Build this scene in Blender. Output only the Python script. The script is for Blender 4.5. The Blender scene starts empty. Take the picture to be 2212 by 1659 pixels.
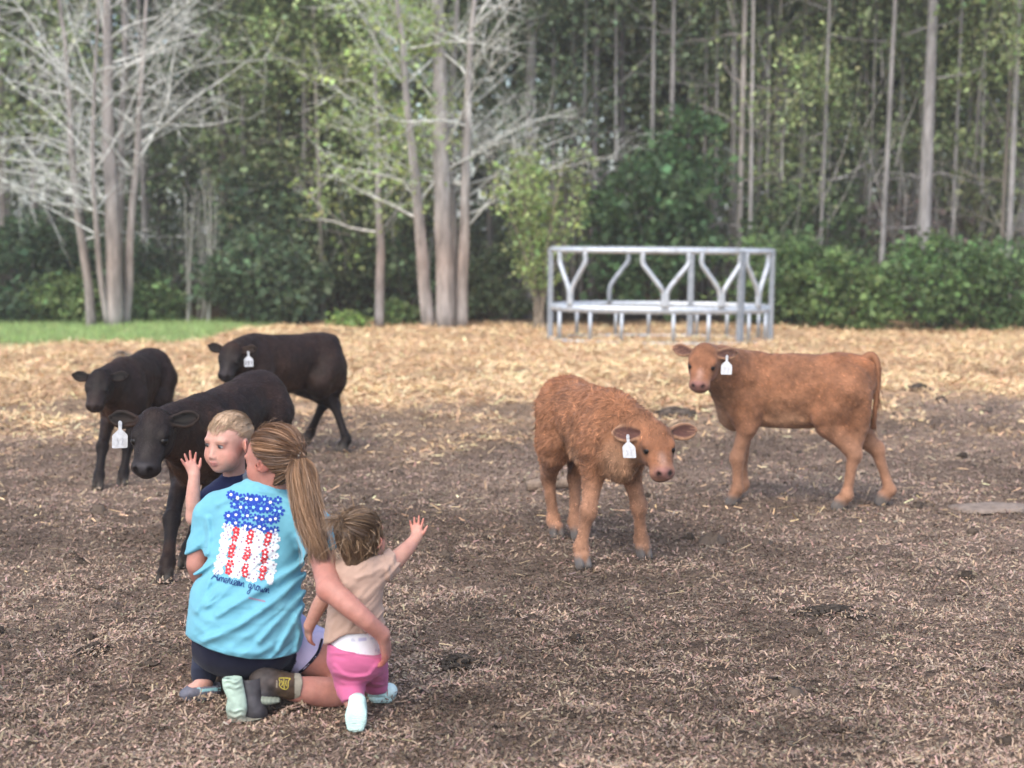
import bpy, math, random
from concurrent.futures import ThreadPoolExecutor
import numpy as np
from mathutils import Vector, Matrix, Quaternion
from mathutils.bvhtree import BVHTree
from mathutils.kdtree import KDTree

R = math.radians
scene = bpy.context.scene
COL = scene.collection
rng = np.random.default_rng(7)
random.seed(7)

# ------------------------------------------------------------------ camera
CAM_H = 1.6
PITCH = R(6.15)
cam_data = bpy.data.cameras.new("camera")
cam = bpy.data.objects.new("camera", cam_data)
COL.objects.link(cam)
cam.location = (0, 0, CAM_H)
cam.rotation_euler = (math.pi / 2 - PITCH, 0, 0)
cam_data.sensor_width = 36.0
cam_data.lens = 50.4
cam_data.clip_start = 0.05
cam_data.clip_end = 2000
cam_data.dof.use_dof = True
cam_data.dof.focus_distance = 5.6
cam_data.dof.aperture_fstop = 2.2
scene.camera = cam

# ------------------------------------------------------------------ sky, sun, exposure
SUN_EL, SUN_AZ = R(50), R(205)          # high, behind the camera and a little to one side
world = bpy.data.worlds.new("World")
scene.world = world
world.use_nodes = True
wn = world.node_tree
bg = wn.nodes["Background"]
sky = wn.nodes.new("ShaderNodeTexSky")
sky.sky_type = 'NISHITA'
sky.sun_disc = False
sky.sun_elevation = SUN_EL
sky.sun_rotation = SUN_AZ
sky.air_density = 1.0
sky.dust_density = 2.0
sky.ozone_density = 0.6
wn.links.new(sky.outputs[0], bg.inputs[0])
bg.inputs[1].default_value = 0.15
sun_data = bpy.data.lights.new("sun", 'SUN')
sun_data.energy = 1.1
sun_data.angle = R(60)
sun_data.color = (1.0, 0.91, 0.78)
sun = bpy.data.objects.new("sun", sun_data)
COL.objects.link(sun)
sun_dir = Vector((math.sin(SUN_AZ) * math.cos(SUN_EL), math.cos(SUN_AZ) * math.cos(SUN_EL), math.sin(SUN_EL)))
sun.rotation_euler = sun_dir.to_track_quat('Z', 'Y').to_euler()
sun.location = (0, -5, 30)
scene.view_settings.view_transform = 'Standard'
scene.view_settings.look = 'None'
scene.view_settings.gamma = 1.0
scene.view_settings.exposure = 1.28
scene.render.engine = 'CYCLES'
scene.cycles.max_bounces = 6
scene.cycles.volume_bounces = 1
scene.cycles.diffuse_bounces = 3
scene.cycles.glossy_bounces = 2
scene.cycles.transmission_bounces = 3
scene.cycles.transparent_max_bounces = 4
scene.cycles.caustics_reflective = False
scene.cycles.caustics_refractive = False
scene.cycles.use_denoising = True

# ------------------------------------------------------------------ measuring helpers
FPX = 50.4 / 36.0 * 2212.0               # focal length in the survey scale of 2212 x 1659
CP, SP = math.cos(PITCH), math.sin(PITCH)

def at(u, v, D):
    """Point of the place seen at survey coordinate (u, v), D metres away along the ground axis."""
    x = (u - 1106.0) / FPX
    y = -(v - 829.5) / FPX
    dy = CP + y * SP
    dz = -SP + y * CP
    s = D / dy
    return np.array((x * s, D, CAM_H + dz * s))

def onground(u, v, z=0.0):
    y = -(v - 829.5) / FPX
    dy = CP + y * SP
    dz = -SP + y * CP
    s = (z - CAM_H) / dz
    return np.array(((u - 1106.0) / FPX * s, dy * s, z))

def uv_of(P):
    """survey coordinates of points (n,3)"""
    P = np.asarray(P)
    dx, dy, dz = P[..., 0], P[..., 1], P[..., 2] - CAM_H
    f = dy * CP - dz * SP
    up = dy * SP + dz * CP
    return 1106.0 + FPX * dx / f, 829.5 - FPX * up / f

# ------------------------------------------------------------------ object helpers
def tag(o, label=None, cat=None, group=None, kind=None):
    if label: o["label"] = label
    if cat: o["category"] = cat
    if group: o["group"] = group
    if kind: o["kind"] = kind
    return o

def empty(name, loc, rz=0.0):
    o = bpy.data.objects.new(name, None)
    COL.objects.link(o)
    o.location = loc
    o.rotation_euler = (0, 0, rz)
    o.empty_display_size = 0.1
    return o

def link(name, me, mat=None, parent=None):
    o = bpy.data.objects.new(name, me)
    COL.objects.link(o)
    if mat is not None and not me.materials:
        me.materials.append(mat)
    if parent is not None:
        o.parent = parent
    return o

def mesh_np(name, V, F, col=None, smooth=True):
    """V (n,3), F list of (m,3)/(m,4) arrays or one array"""
    me = bpy.data.meshes.new(name)
    V = np.ascontiguousarray(V, dtype=np.float32)
    if isinstance(F, np.ndarray): F = [F]
    F = [np.asarray(f, dtype=np.int32) for f in F if len(f)]
    loops = np.concatenate([f.ravel() for f in F])
    tot = np.concatenate([np.full(len(f), f.shape[1], np.int32) for f in F])
    start = np.concatenate([[0], np.cumsum(tot)[:-1]]).astype(np.int32)
    me.vertices.add(len(V)); me.vertices.foreach_set("co", V.ravel())
    me.loops.add(len(loops)); me.loops.foreach_set("vertex_index", loops)
    me.polygons.add(len(tot)); me.polygons.foreach_set("loop_start", start)
    me.polygons.foreach_set("loop_total", tot)
    if smooth: me.polygons.foreach_set("use_smooth", np.ones(len(tot), bool))
    me.update(calc_edges=True)
    if col is not None:
        a = me.color_attributes.new("Col", 'FLOAT_COLOR', 'POINT')
        c = np.ones((len(V), 4), np.float32); c[:, :3] = col
        a.data.foreach_set("color", c.ravel())
    return me

def at_base(o_pts, base):
    return np.asarray(o_pts) - np.asarray(base)

class MB:
    """collects tubes, boxes and prisms into one mesh"""
    def __init__(s): s.V = []; s.F = []; s.C = []; s.n = 0
    def add(s, V, F, col=(1, 1, 1)):
        V = np.asarray(V, float)
        s.V.append(V); s.F += [tuple(int(i) + s.n for i in f) for f in F]
        s.C.append(np.broadcast_to(np.asarray(col, float), (len(V), 3))); s.n += len(V)
    def box(s, c, size, rot=None, col=(1, 1, 1), bev=0.0):
        sx, sy, sz = [q / 2 for q in size]
        V = np.array([(x, y, z) for x in (-sx, sx) for y in (-sy, sy) for z in (-sz, sz)])
        if rot is not None: V = V @ np.asarray(rot).T
        s.add(V + np.asarray(c), [(0, 1, 3, 2), (4, 6, 7, 5), (0, 4, 5, 1), (2, 3, 7, 6), (0, 2, 6, 4), (1, 5, 7, 3)], col)
    def tube(s, P, r, n=8, col=(1, 1, 1), cap=True, squash=None):
        P = np.asarray(P, float); m = len(P)
        r = np.broadcast_to(np.asarray(r, float), (m,))
        T = np.gradient(P, axis=0); T /= np.linalg.norm(T, axis=1)[:, None] + 1e-9
        a = np.array((0, 0, 1.0)) if abs(T[0][2]) < 0.9 else np.array((1.0, 0, 0))
        V = []
        N = np.cross(T[0], a); N /= np.linalg.norm(N)
        for i in range(m):
            N = N - T[i] * np.dot(N, T[i]); N /= np.linalg.norm(N) + 1e-9
            B = np.cross(T[i], N)
            for k in range(n):
                t = 2 * math.pi * k / n
                V.append(P[i] + r[i] * (math.cos(t) * N + math.sin(t) * B))
        F = [(i * n + k, i * n + (k + 1) % n, (i + 1) * n + (k + 1) % n, (i + 1) * n + k) for i in range(m - 1) for k in range(n)]
        if cap:
            F.append(tuple(range(n - 1, -1, -1))); F.append(tuple((m - 1) * n + k for k in range(n)))
        s.add(V, F, col)
    def mesh(s, name, smooth=True):
        V = np.concatenate(s.V); me = bpy.data.meshes.new(name)
        me.from_pydata(V.tolist(), [], s.F)
        if smooth: me.polygons.foreach_set("use_smooth", np.ones(len(me.polygons), bool))
        a = me.color_attributes.new("Col", 'FLOAT_COLOR', 'POINT')
        c = np.ones((len(V), 4), np.float32); c[:, :3] = np.concatenate(s.C)
        a.data.foreach_set("color", c.ravel())
        me.update()
        return me
    def build(s, name, mat, parent=None, smooth=True):
        return link(name, s.mesh(name, smooth), mat, parent)

# ------------------------------------------------------------------ noise in numpy (value noise, periodic hash)
def _hash(i, j, k):
    n = (i * 374761393 + j * 668265263 + k * 2147483647 + 1013) & 0x7fffffff
    n = ((n ^ (n >> 13)) * 1274126177) & 0x7fffffff
    n = n ^ (n >> 16)
    return (n & 0xffff) / 65535.0

def vnoise(P, s=1.0):
    P = np.asarray(P, np.float64) * s
    I = np.floor(P); f = (P - I).astype(np.float32); I = I.astype(np.int64); f = f * f * (3 - 2 * f)
    two = P.shape[-1] == 2
    x, y = I[..., 0], I[..., 1]; z = 0 if two else I[..., 2]
    fx, fy = f[..., 0], f[..., 1]
    def plane(z_):
        a = _hash(x, y, z_); b = _hash(x + 1, y, z_); c = _hash(x, y + 1, z_); d = _hash(x + 1, y + 1, z_)
        return (a + (b - a) * fx) * (1 - fy) + (c + (d - c) * fx) * fy
    r = plane(z)
    if not two:
        r = r * (1 - f[..., 2]) + plane(z + 1) * f[..., 2]
    return r * 2 - 1

def fbm(P, s=1.0, o=4):
    P = np.asarray(P, float); r = 0; a = 1.0
    for q in range(o):
        r = r + a * vnoise(P + 17.3 * q, s * 2 ** q); a *= 0.5
    return r

# ------------------------------------------------------------------ materials
def new_mat(name):
    m = bpy.data.materials.new(name); m.use_nodes = True
    nt = m.node_tree
    b = nt.nodes["Principled BSDF"]
    return m, nt, b

def N(nt, typ, **kw):
    n = nt.nodes.new(typ)
    for k, v in kw.items(): setattr(n, k, v)
    return n

def noise_node(nt, scale, detail=4, rough=0.6, coord='Object', vec=None, stretch=None):
    n = N(nt, 'ShaderNodeTexNoise'); n.inputs['Scale'].default_value = scale
    n.inputs['Detail'].default_value = detail; n.inputs['Roughness'].default_value = rough
    if vec is None:
        tc = N(nt, 'ShaderNodeTexCoord'); vec = tc.outputs[coord]
    if stretch is not None:
        mp = N(nt, 'ShaderNodeMapping'); mp.inputs['Scale'].default_value = stretch
        nt.links.new(vec, mp.inputs[0]); vec = mp.outputs[0]
    nt.links.new(vec, n.inputs['Vector'])
    return n

def ramp(nt, src, stops):
    r = N(nt, 'ShaderNodeValToRGB')
    while len(r.color_ramp.elements) > 1: r.color_ramp.elements.remove(r.color_ramp.elements[-1])
    r.color_ramp.elements[0].position = stops[0][0]; r.color_ramp.elements[0].color = (*stops[0][1], 1)
    for p, c in stops[1:]:
        e = r.color_ramp.elements.new(p); e.color = (*c, 1)
    nt.links.new(src, r.inputs[0])
    return r

def mixc(nt, a, b, fac, mode='MULTIPLY'):
    m = N(nt, 'ShaderNodeMix', data_type='RGBA', blend_type=mode)
    for s, v in ((6, a), (7, b)):
        if isinstance(v, (tuple, list)): m.inputs[s].default_value = (*v, 1)
        else: nt.links.new(v, m.inputs[s])
    if isinstance(fac, (int, float)): m.inputs[0].default_value = fac
    else: nt.links.new(fac, m.inputs[0])
    return m.outputs[2]

def vc_mat(name, rough=0.7, nscale=40, namt=0.25, bump=0.0, bscale=120, spec=0.3, sss=0.0, sheen=0.0, transl=0.0, stretch=None, tint=(1, 1, 1)):
    """colour from the vertex colours, broken up by noise"""
    m, nt, b = new_mat(name)
    a = N(nt, 'ShaderNodeVertexColor', layer_name="Col")
    n = noise_node(nt, nscale, 5, 0.65, stretch=stretch)
    lo = 1 - namt; hi = 1 + namt
    rp = ramp(nt, n.outputs['Fac'], [(0.3, (lo,) * 3), (0.7, (hi,) * 3)])
    c = mixc(nt, a.outputs[0], rp.outputs[0], 1.0)
    if tint != (1, 1, 1): c = mixc(nt, c, tint, 1.0)
    nt.links.new(c, b.inputs['Base Color'])
    b.inputs['Roughness'].default_value = rough
    b.inputs['Specular IOR Level'].default_value = spec
    if sss:
        b.inputs['Subsurface Weight'].default_value = sss
        b.inputs['Subsurface Radius'].default_value = (0.012, 0.005, 0.003)
        b.inputs['Subsurface Scale'].default_value = 1.0
    if sheen:
        b.inputs['Sheen Weight'].default_value = sheen
        b.inputs['Sheen Roughness'].default_value = 0.5
    if bump:
        bn = noise_node(nt, bscale, 4, 0.6, stretch=stretch)
        bp = N(nt, 'ShaderNodeBump'); bp.inputs['Strength'].default_value = bump; bp.inputs['Distance'].default_value = 0.01
        nt.links.new(bn.outputs['Fac'], bp.inputs['Height']); nt.links.new(bp.outputs[0], b.inputs['Normal'])
    if transl:
        out = nt.nodes['Material Output']
        tr = N(nt, 'ShaderNodeBsdfTranslucent'); nt.links.new(c, tr.inputs[0])
        mx = N(nt, 'ShaderNodeMixShader'); mx.inputs[0].default_value = transl
        nt.links.new(b.outputs[0], mx.inputs[1]); nt.links.new(tr.outputs[0], mx.inputs[2])
        nt.links.new(mx.outputs[0], out.inputs[0])
    return m

# ------------------------------------------------------------------ implicit surfaces: smooth unions, meshed by surface nets
def _nrm(v):
    v = np.asarray(v, float); return v / (np.linalg.norm(v) + 1e-12)

def spline(pts, n):
    """Catmull-Rom through rows of pts, n samples"""
    P = np.asarray(pts, float)
    if len(P) == 2:
        t = np.linspace(0, 1, n)[:, None]; return P[0] * (1 - t) + P[1] * t
    Q = np.vstack([2 * P[0] - P[1], P, 2 * P[-1] - P[-2]])
    ts = np.linspace(0, len(P) - 1 - 1e-6, n); out = []
    for t in ts:
        i = int(t); f = t - i
        a, b, c, d = Q[i], Q[i + 1], Q[i + 2], Q[i + 3]
        out.append(0.5 * (2 * b + (c - a) * f + (2 * a - 5 * b + 4 * c - d) * f * f + (3 * b - a - 3 * c + d) * f ** 3))
    return np.array(out)

POOL = ThreadPoolExecutor(4)

class Field:
    def __init__(s, lo, hi, h):
        s.lo = np.asarray(lo, float); s.h = h
        s.dim = np.ceil((np.asarray(hi, float) - s.lo) / h).astype(int) + 1
        s.F = np.full(s.dim, 1.0, np.float32)
        s.C = np.zeros(tuple(s.dim) + (3,), np.float32)
    def region(s, bmin, bmax):
        a = np.clip(np.floor((np.asarray(bmin) - s.lo) / s.h).astype(int), 0, s.dim)
        b = np.clip(np.ceil((np.asarray(bmax) - s.lo) / s.h).astype(int) + 1, 0, s.dim)
        if np.any(b <= a): return None, None
        ax = [(s.lo[i] + s.h * np.arange(a[i], b[i])).astype(np.float32) for i in range(3)]
        P = np.stack(np.meshgrid(*ax, indexing='ij'), -1)
        return tuple(slice(a[i], b[i]) for i in range(3)), P
    def put(s, fn, bmin, bmax, k, col, op='+'):
        m = k + 3 * s.h
        sl, P = s.region(np.asarray(bmin) - m, np.asarray(bmax) + m)
        if sl is None: return s
        if P.shape[0] >= 16 and P.size > 60000:
            cuts = np.linspace(0, P.shape[0], 9).astype(int)
            d = np.concatenate(list(POOL.map(fn, [P[cuts[i]:cuts[i + 1]] for i in range(8)]))).astype(np.float32)
        else: d = fn(P).astype(np.float32)
        f = s.F[sl]; k = max(k, 1e-5)
        if op == '+':
            h = np.clip(0.5 + 0.5 * (f - d) / k, 0, 1)
            s.F[sl] = f * (1 - h) + d * h - k * h * (1 - h)
        elif op == '-':
            h = np.clip(0.5 - 0.5 * (f + d) / k, 0, 1)
            s.F[sl] = f * (1 - h) - d * h + k * h * (1 - h)
        elif op == 'c':                                   # paint only
            h = np.clip(0.5 - d / k, 0, 1)
        if col is not None:
            c = col(P) if callable(col) else np.asarray(col, np.float32)
            h = h[..., None]; s.C[sl] = s.C[sl] * (1 - h) + c * h
        return s
    def ell(s, c, r, k=0.02, col=(1, 1, 1), rot=None, op='+'):
        """ellipsoid; rot rows = local axes"""
        c = np.asarray(c, np.float32); r = np.broadcast_to(np.asarray(r, np.float32), (3,))
        A = np.eye(3, dtype=np.float32) if rot is None else np.asarray(rot, np.float32)
        ext = np.sqrt(((A.T * r) ** 2).sum(1))
        def fn(P):
            q = (P - c) @ A.T
            k0 = np.sqrt(((q / r) ** 2).sum(-1)) + 1e-6; k1 = np.sqrt(((q / (r * r)) ** 2).sum(-1)) + 1e-6
            return k0 * (k0 - 1) / k1
        return s.put(fn, c - ext, c + ext, k, col, op)
    def cap(s, a, b, ra, rb, k=0.02, col=(1, 1, 1), op='+'):
        a = np.asarray(a, np.float32); b = np.asarray(b, np.float32); ab = b - a; L = float(ab @ ab) + 1e-12
        def fn(P):
            q = P - a; t = np.clip((q @ ab) / L, 0, 1)
            return np.linalg.norm(q - t[..., None] * ab, axis=-1) - (ra + (rb - ra) * t)
        r = max(ra, rb)
        return s.put(fn, np.minimum(a, b) - r, np.maximum(a, b) + r, k, col, op)
    def limb(s, pts, rad, k=0.02, col=(1, 1, 1), n=None, op='+'):
        """round chain through pts with radii"""
        q = np.hstack([np.asarray(pts, float), np.asarray(rad, float)[:, None]])
        q = spline(q, n or max(len(q) * 2, 5))
        P0, r = q[:, :3].astype(np.float32), q[:, 3].astype(np.float32)
        def fn(P):
            d = None
            for i in range(len(P0) - 1):
                ab = P0[i + 1] - P0[i]; L = float(ab @ ab) + 1e-12; w = P - P0[i]
                t = np.clip((w @ ab) / L, 0, 1)
                e = np.linalg.norm(w - t[..., None] * ab, axis=-1) - (r[i] + (r[i + 1] - r[i]) * t)
                d = e if d is None else np.minimum(d, e)
            return d
        R_ = r.max()
        return s.put(fn, P0.min(0) - R_, P0.max(0) + R_, k, col, op)
    def loft(s, pts, side, ra, rb, k=0.02, col=(1, 1, 1), n=None, op='+', rc=None):
        """chain of ellipse sections: ra along the side vector, rb across; side one vector or one per point"""
        side = np.broadcast_to(np.asarray(side, float), (len(pts), 3))
        q = np.hstack([np.asarray(pts, float), np.asarray(ra, float)[:, None], np.asarray(rb, float)[:, None], side])
        q = spline(q, n or max(len(q) * 2 + 1, 6)).astype(np.float32)
        P0, A, B, S = q[:, :3], q[:, 3], q[:, 4], q[:, 5:8]
        def fn(P):
            d = None
            for i in range(len(P0) - 1):
                ab = P0[i + 1] - P0[i]; L = float(ab @ ab) + 1e-12; w = P - P0[i]
                t = np.clip((w @ ab) / L, 0, 1)
                w = w - t[..., None] * ab
                T = ab / math.sqrt(L); b_ = S[i] - T * (S[i] @ T); b_ = b_ / (np.linalg.norm(b_) + 1e-9); u = np.cross(T, b_)
                a_ = A[i] + (A[i + 1] - A[i]) * t; c_ = B[i] + (B[i + 1] - B[i]) * t
                m_ = np.minimum(a_, c_) if rc is None else rc
                kk = np.sqrt(((w @ b_) / a_) ** 2 + ((w @ u) / c_) ** 2 + ((w @ T) / m_) ** 2) + 1e-5
                e = np.linalg.norm(w, axis=-1) * (1 - 1 / np.maximum(kk, 0.25))
                e = np.where(kk < 0.3, -0.5 * np.minimum(a_, c_), e)
                d = e if d is None else np.minimum(d, e)
            return d
        R_ = max(A.max(), B.max())
        return s.put(fn, P0.min(0) - R_, P0.max(0) + R_, k, col, op)
    def half(s, p, n, k=0.004):
        """cut away everything on the +n side of the plane through p"""
        n = _nrm(n).astype(np.float32); p = np.asarray(p, np.float32)
        hi = s.lo + s.h * s.dim
        return s.put(lambda P: -((P - p) @ n), s.lo, hi, k, None, '-')
    def add_disp(s, fn, band=0.05):
        """add fn(points) to the field near the surface"""
        idx = np.nonzero(np.abs(s.F) < band)
        P = s.lo + s.h * np.stack(idx, -1)
        s.F[idx] += fn(P).astype(np.float32)
        return s
    def mesh(s, smooth_it=1):
        F, h = s.F, s.h
        S = F < 0
        c8 = [S[i:S.shape[0] - 1 + i, j:S.shape[1] - 1 + j, k:S.shape[2] - 1 + k] for i in (0, 1) for j in (0, 1) for k in (0, 1)]
        any_ = c8[0].copy(); all_ = c8[0].copy()
        for c in c8[1:]: any_ |= c; all_ &= c
        act = any_ & ~all_
        I = np.stack(np.nonzero(act), -1); n = len(I)
        idx = np.full(act.shape, -1, np.int32); idx[tuple(I.T)] = np.arange(n)
        off = np.array([(i, j, k) for i in (0, 1) for j in (0, 1) for k in (0, 1)])
        val = np.stack([F[I[:, 0] + o[0], I[:, 1] + o[1], I[:, 2] + o[2]] for o in off], 1)
        acc = np.zeros((n, 3)); cnt = np.zeros(n)
        for a in range(8):
            for b in range(a + 1, 8):
                if np.abs(off[a] - off[b]).sum() != 1: continue
                fa, fb = val[:, a], val[:, b]; m = (fa < 0) != (fb < 0)
                t = np.where(m, fa / (fa - fb + 1e-12), 0)
                acc += np.where(m[:, None], off[a] + t[:, None] * (off[b] - off[a]), 0); cnt += m
        V = s.lo + h * (I + acc / cnt[:, None])
        Cc = np.mean([s.C[I[:, 0] + o[0], I[:, 1] + o[1], I[:, 2] + o[2]] for o in off], 0)
        Q = []
        for ax in range(3):
            sh = [slice(None)] * 3; sh2 = [slice(None)] * 3
            sh[ax] = slice(0, -1); sh2[ax] = slice(1, None)
            d = S[tuple(sh)] != S[tuple(sh2)]
            E = np.stack(np.nonzero(d), -1)
            o1, o2 = [(1, 2), (2, 0), (0, 1)][ax]
            ok = (E[:, o1] > 0) & (E[:, o2] > 0) & (E[:, o1] < S.shape[o1] - 1) & (E[:, o2] < S.shape[o2] - 1)
            E = E[ok]; inside = S[tuple(E.T)]
            def g(a, b):
                e = E.copy(); e[:, o1] -= a; e[:, o2] -= b; return idx[tuple(e.T)]
            q = np.stack([g(1, 1), g(0, 1), g(0, 0), g(1, 0)], 1)
            q[~inside] = q[~inside][:, ::-1]
            Q.append(q)
        Q = np.concatenate(Q)
        Q = Q[(Q >= 0).all(1)]
        for _ in range(smooth_it):
            nb = np.zeros((n, 3)); c = np.zeros(n)
            for a, b in ((0, 1), (1, 2), (2, 3), (3, 0)):
                for p, q in ((a, b), (b, a)):
                    i_ = Q[:, p]; w_ = V[Q[:, q]]
                    for ax in range(3): nb[:, ax] += np.bincount(i_, w_[:, ax], n)
                    c += np.bincount(i_, minlength=n)
            V = 0.5 * V + 0.5 * nb / np.maximum(c, 1)[:, None]
        return V, Q, Cc

def normals_of(V, Q):
    n = np.cross(V[Q[:, 2]] - V[Q[:, 0]], V[Q[:, 3 if Q.shape[1] > 3 else 1]] - V[Q[:, 1 if Q.shape[1] > 3 else 0]])
    if Q.shape[1] == 3: n = -n
    N_ = np.zeros_like(V)
    for j in range(Q.shape[1]):
        for ax in range(3): N_[:, ax] += np.bincount(Q[:, j], n[:, ax], len(V))
    return N_ / (np.linalg.norm(N_, axis=1)[:, None] + 1e-12)

def frame(fwd, up):
    """rows: forward, side (left), up"""
    f = _nrm(fwd); s_ = _nrm(np.cross(up, f)); u = np.cross(f, s_)
    return np.array([f, s_, u])
# ------------------------------------------------------------------ ground
def straw_edge(x, y):
    """1 = straw bedding, 0 = trodden mulch"""
    P = np.stack([np.asarray(x, float), np.asarray(y, float)], -1)
    e = 12.5 + .10 * np.asarray(x) + 1.7 * fbm(P, .40, 3) + 1.0 * fbm(P + 40, 1.6, 3)
    return np.clip((np.asarray(y) - e + 1.9) / 3.6, 0, 1)

def grass_edge(x, y):
    P = np.stack([np.asarray(x, float), np.asarray(y, float)], -1)
    e = 19.7 + .5 * fbm(P, .8, 2) + np.clip((np.asarray(x) + 4.9) * 4, 0, 40)
    g = np.clip((np.asarray(y) - e) / .5, 0, 1)
    return g

def height(x, y):
    P = np.stack([np.asarray(x, float), np.asarray(y, float)], -1)
    s = straw_edge(x, y)
    h = .014 * fbm(P, 1.7, 3) + .010 * fbm(P + 9, 6.0, 3) - .030 * np.clip(vnoise(P + 60, 5.5) - .35, 0, 1) * (1 - s)
    h = h + s * (.035 * fbm(P + 3, 1.3, 3) + .02 * np.clip(vnoise(P + 7, 3.1), 0, 1))
    far = np.clip((np.asarray(y) - 26) / 10, 0, 1)
    return h * np.clip((np.asarray(y) - 2.0) / 2.0, 0, 1) + far * .3

def ground_colour(x, y):
    P = np.stack([np.asarray(x, float), np.asarray(y, float)], -1)
    s = straw_edge(x, y)[..., None]; g = grass_edge(x, y)[..., None]
    pat = np.clip(.5 + .55 * fbm(P + 21, .7, 3), 0, 1)[..., None]
    near = np.clip((5.6 - np.asarray(y)) / 1.6, 0, 1)[..., None] * .5
    dirt = np.array((.160, .116, .087)) * (1 - pat) + np.array((.265, .195, .148)) * pat
    dirt = dirt * (1 + near * .35)
    straw = np.array((.48, .33, .20)) * (.8 + .4 * pat)
    grass = np.array((.22, .27, .12)) * (.8 + .4 * pat)
    c = dirt * (1 - s) + straw * s
    c = c * (1 - g) + grass * g
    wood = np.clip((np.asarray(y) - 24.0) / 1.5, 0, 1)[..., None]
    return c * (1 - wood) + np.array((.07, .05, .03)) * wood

xs = np.concatenate([[-300, -120, -60, -30, -18], np.arange(-11, 11.01, .085), [18, 30, 60, 120, 300]])
ys = np.concatenate([[-60, -20, -5, 1], np.arange(3.4, 9, .05), np.arange(9, 26, .075), [27, 29, 32, 38, 46, 60, 90, 150, 300]])
gx, gy = np.meshgrid(xs, ys, indexing='ij')
gv = np.stack([gx, gy, height(gx, gy)], -1).reshape(-1, 3)
gi = np.arange(len(gv)).reshape(gx.shape)
gq = np.stack([gi[:-1, :-1], gi[1:, :-1], gi[1:, 1:], gi[:-1, 1:]], -1).reshape(-1, 4)
GROUND_MAT, _nt, _b = new_mat("trodden_mulch")
_a = N(_nt, 'ShaderNodeVertexColor', layer_name="Col")
_n1 = noise_node(_nt, 55, 6, 0.7); _r1 = ramp(_nt, _n1.outputs['Fac'], [(0.32, (0.35, 0.33, 0.32)), (0.5, (1.0, 1.0, 1.0)), (0.68, (1.75, 1.7, 1.65))])
_n2 = noise_node(_nt, 5, 4, 0.6); _r2 = ramp(_nt, _n2.outputs['Fac'], [(0.3, (0.72, 0.70, 0.70)), (0.7, (1.25, 1.24, 1.22))])
_c = mixc(_nt, mixc(_nt, _a.outputs[0], _r1.outputs[0], 1.0), _r2.outputs[0], 1.0)
_nt.links.new(_c, _b.inputs['Base Color']); _b.inputs['Roughness'].default_value = 0.95; _b.inputs['Specular IOR Level'].default_value = 0.1
_bp = N(_nt, 'ShaderNodeBump'); _bp.inputs['Strength'].default_value = 0.9; _bp.inputs['Distance'].default_value = 0.03
_nt.links.new(_n1.outputs['Fac'], _bp.inputs['Height']); _nt.links.new(_bp.outputs[0], _b.inputs['Normal'])
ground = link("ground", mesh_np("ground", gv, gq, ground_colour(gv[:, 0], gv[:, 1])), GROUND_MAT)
tag(ground, kind="structure")

def strips(n, x, y, length, width, col, tilt, lift, bend, seed, name, mat, label, cat, clump=0.0):
    """n bent slivers lying on the ground, joined: litter nobody could count"""
    r = np.random.default_rng(seed)
    a = r.uniform(0, 2 * math.pi, n); el = r.normal(0, tilt, n)
    d = np.stack([np.cos(a) * np.cos(el), np.sin(a) * np.cos(el), np.sin(el)], 1)
    s_ = np.stack([-np.sin(a), np.cos(a), r.normal(0, .5, n)], 1); s_ /= np.linalg.norm(s_, axis=1)[:, None]
    z = height(x, y) + clump * np.clip(fbm(np.stack([x, y], 1) + 31, 7.5, 3), 0, 1.1) + lift * r.random(n) + np.abs(np.sin(el)) * length * .35
    c = np.stack([x, y, z], 1); L = length[:, None] / 2; W = width[:, None] / 2
    sk = (r.normal(0, bend, n) * length)[:, None] * s_
    V = np.stack([c - d * L - s_ * W, c - d * L + s_ * W, c + d * L + s_ * W * .7 + sk, c + d * L - s_ * W * .7 + sk], 1)
    Q = np.arange(n * 4).reshape(-1, 4)
    o = link(name, mesh_np(name, V.reshape(-1, 3), Q, np.repeat(col, 4, 0), False), mat)
    tag(o, label, cat, kind="stuff")
    return o

LITTER_MAT = vc_mat("dry_litter", rough=0.9, nscale=60, namt=0.2, spec=0.15)
def sample_ground(n, y0, y1, seed, p=1.0):
    r = np.random.default_rng(seed); u = r.random(n)
    # thinner with distance
    y = (y0 ** (-p) + u * (y1 ** (-p) - y0 ** (-p))) ** (-1 / p)
    x = r.uniform(-1, 1, n) * (y * .40 + 1.1)
    return x, y, r

x_, y_, r_ = sample_ground(320000, 4.0, 15.5, 3, 1.1)
keep = r_.random(len(x_)) > straw_edge(x_, y_) * .9
x_, y_ = x_[keep], y_[keep]; n_ = len(x_)
pat = np.clip(.5 + .55 * fbm(np.stack([x_, y_], 1) + 21, .7, 3), 0, 1)
tone = np.exp(r_.normal(.0, .36, n_)) * (.70 + .55 * pat) * (1 + .50 * np.clip(fbm(np.stack([x_, y_], 1) + 5, 3.5, 3), -1.2, 1.0)) * (1 + .25 * np.clip(fbm(np.stack([x_, y_], 1) + 31, 7.5, 3), -.8, 1.0))
colr = np.array((.262, .190, .141)) * np.clip(tone, .22, 1.75)[:, None] * (1 + r_.normal(0, .06, (n_, 3)))
colr[r_.random(n_) < .006] = (.38, .29, .19)
strips(n_, x_, y_, (r_.gamma(1.6, .0050, n_) + .0045) * (.75 + .06 * y_), r_.uniform(.0025, .0075, n_) * (.8 + .05 * y_) * (1 + .02 * y_), np.clip(colr, .01, .7), .45, .012, .25, 5, "mulch", LITTER_MAT, "brown shredded mulch and trodden manure covering the yard", "mulch", .026)

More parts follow.
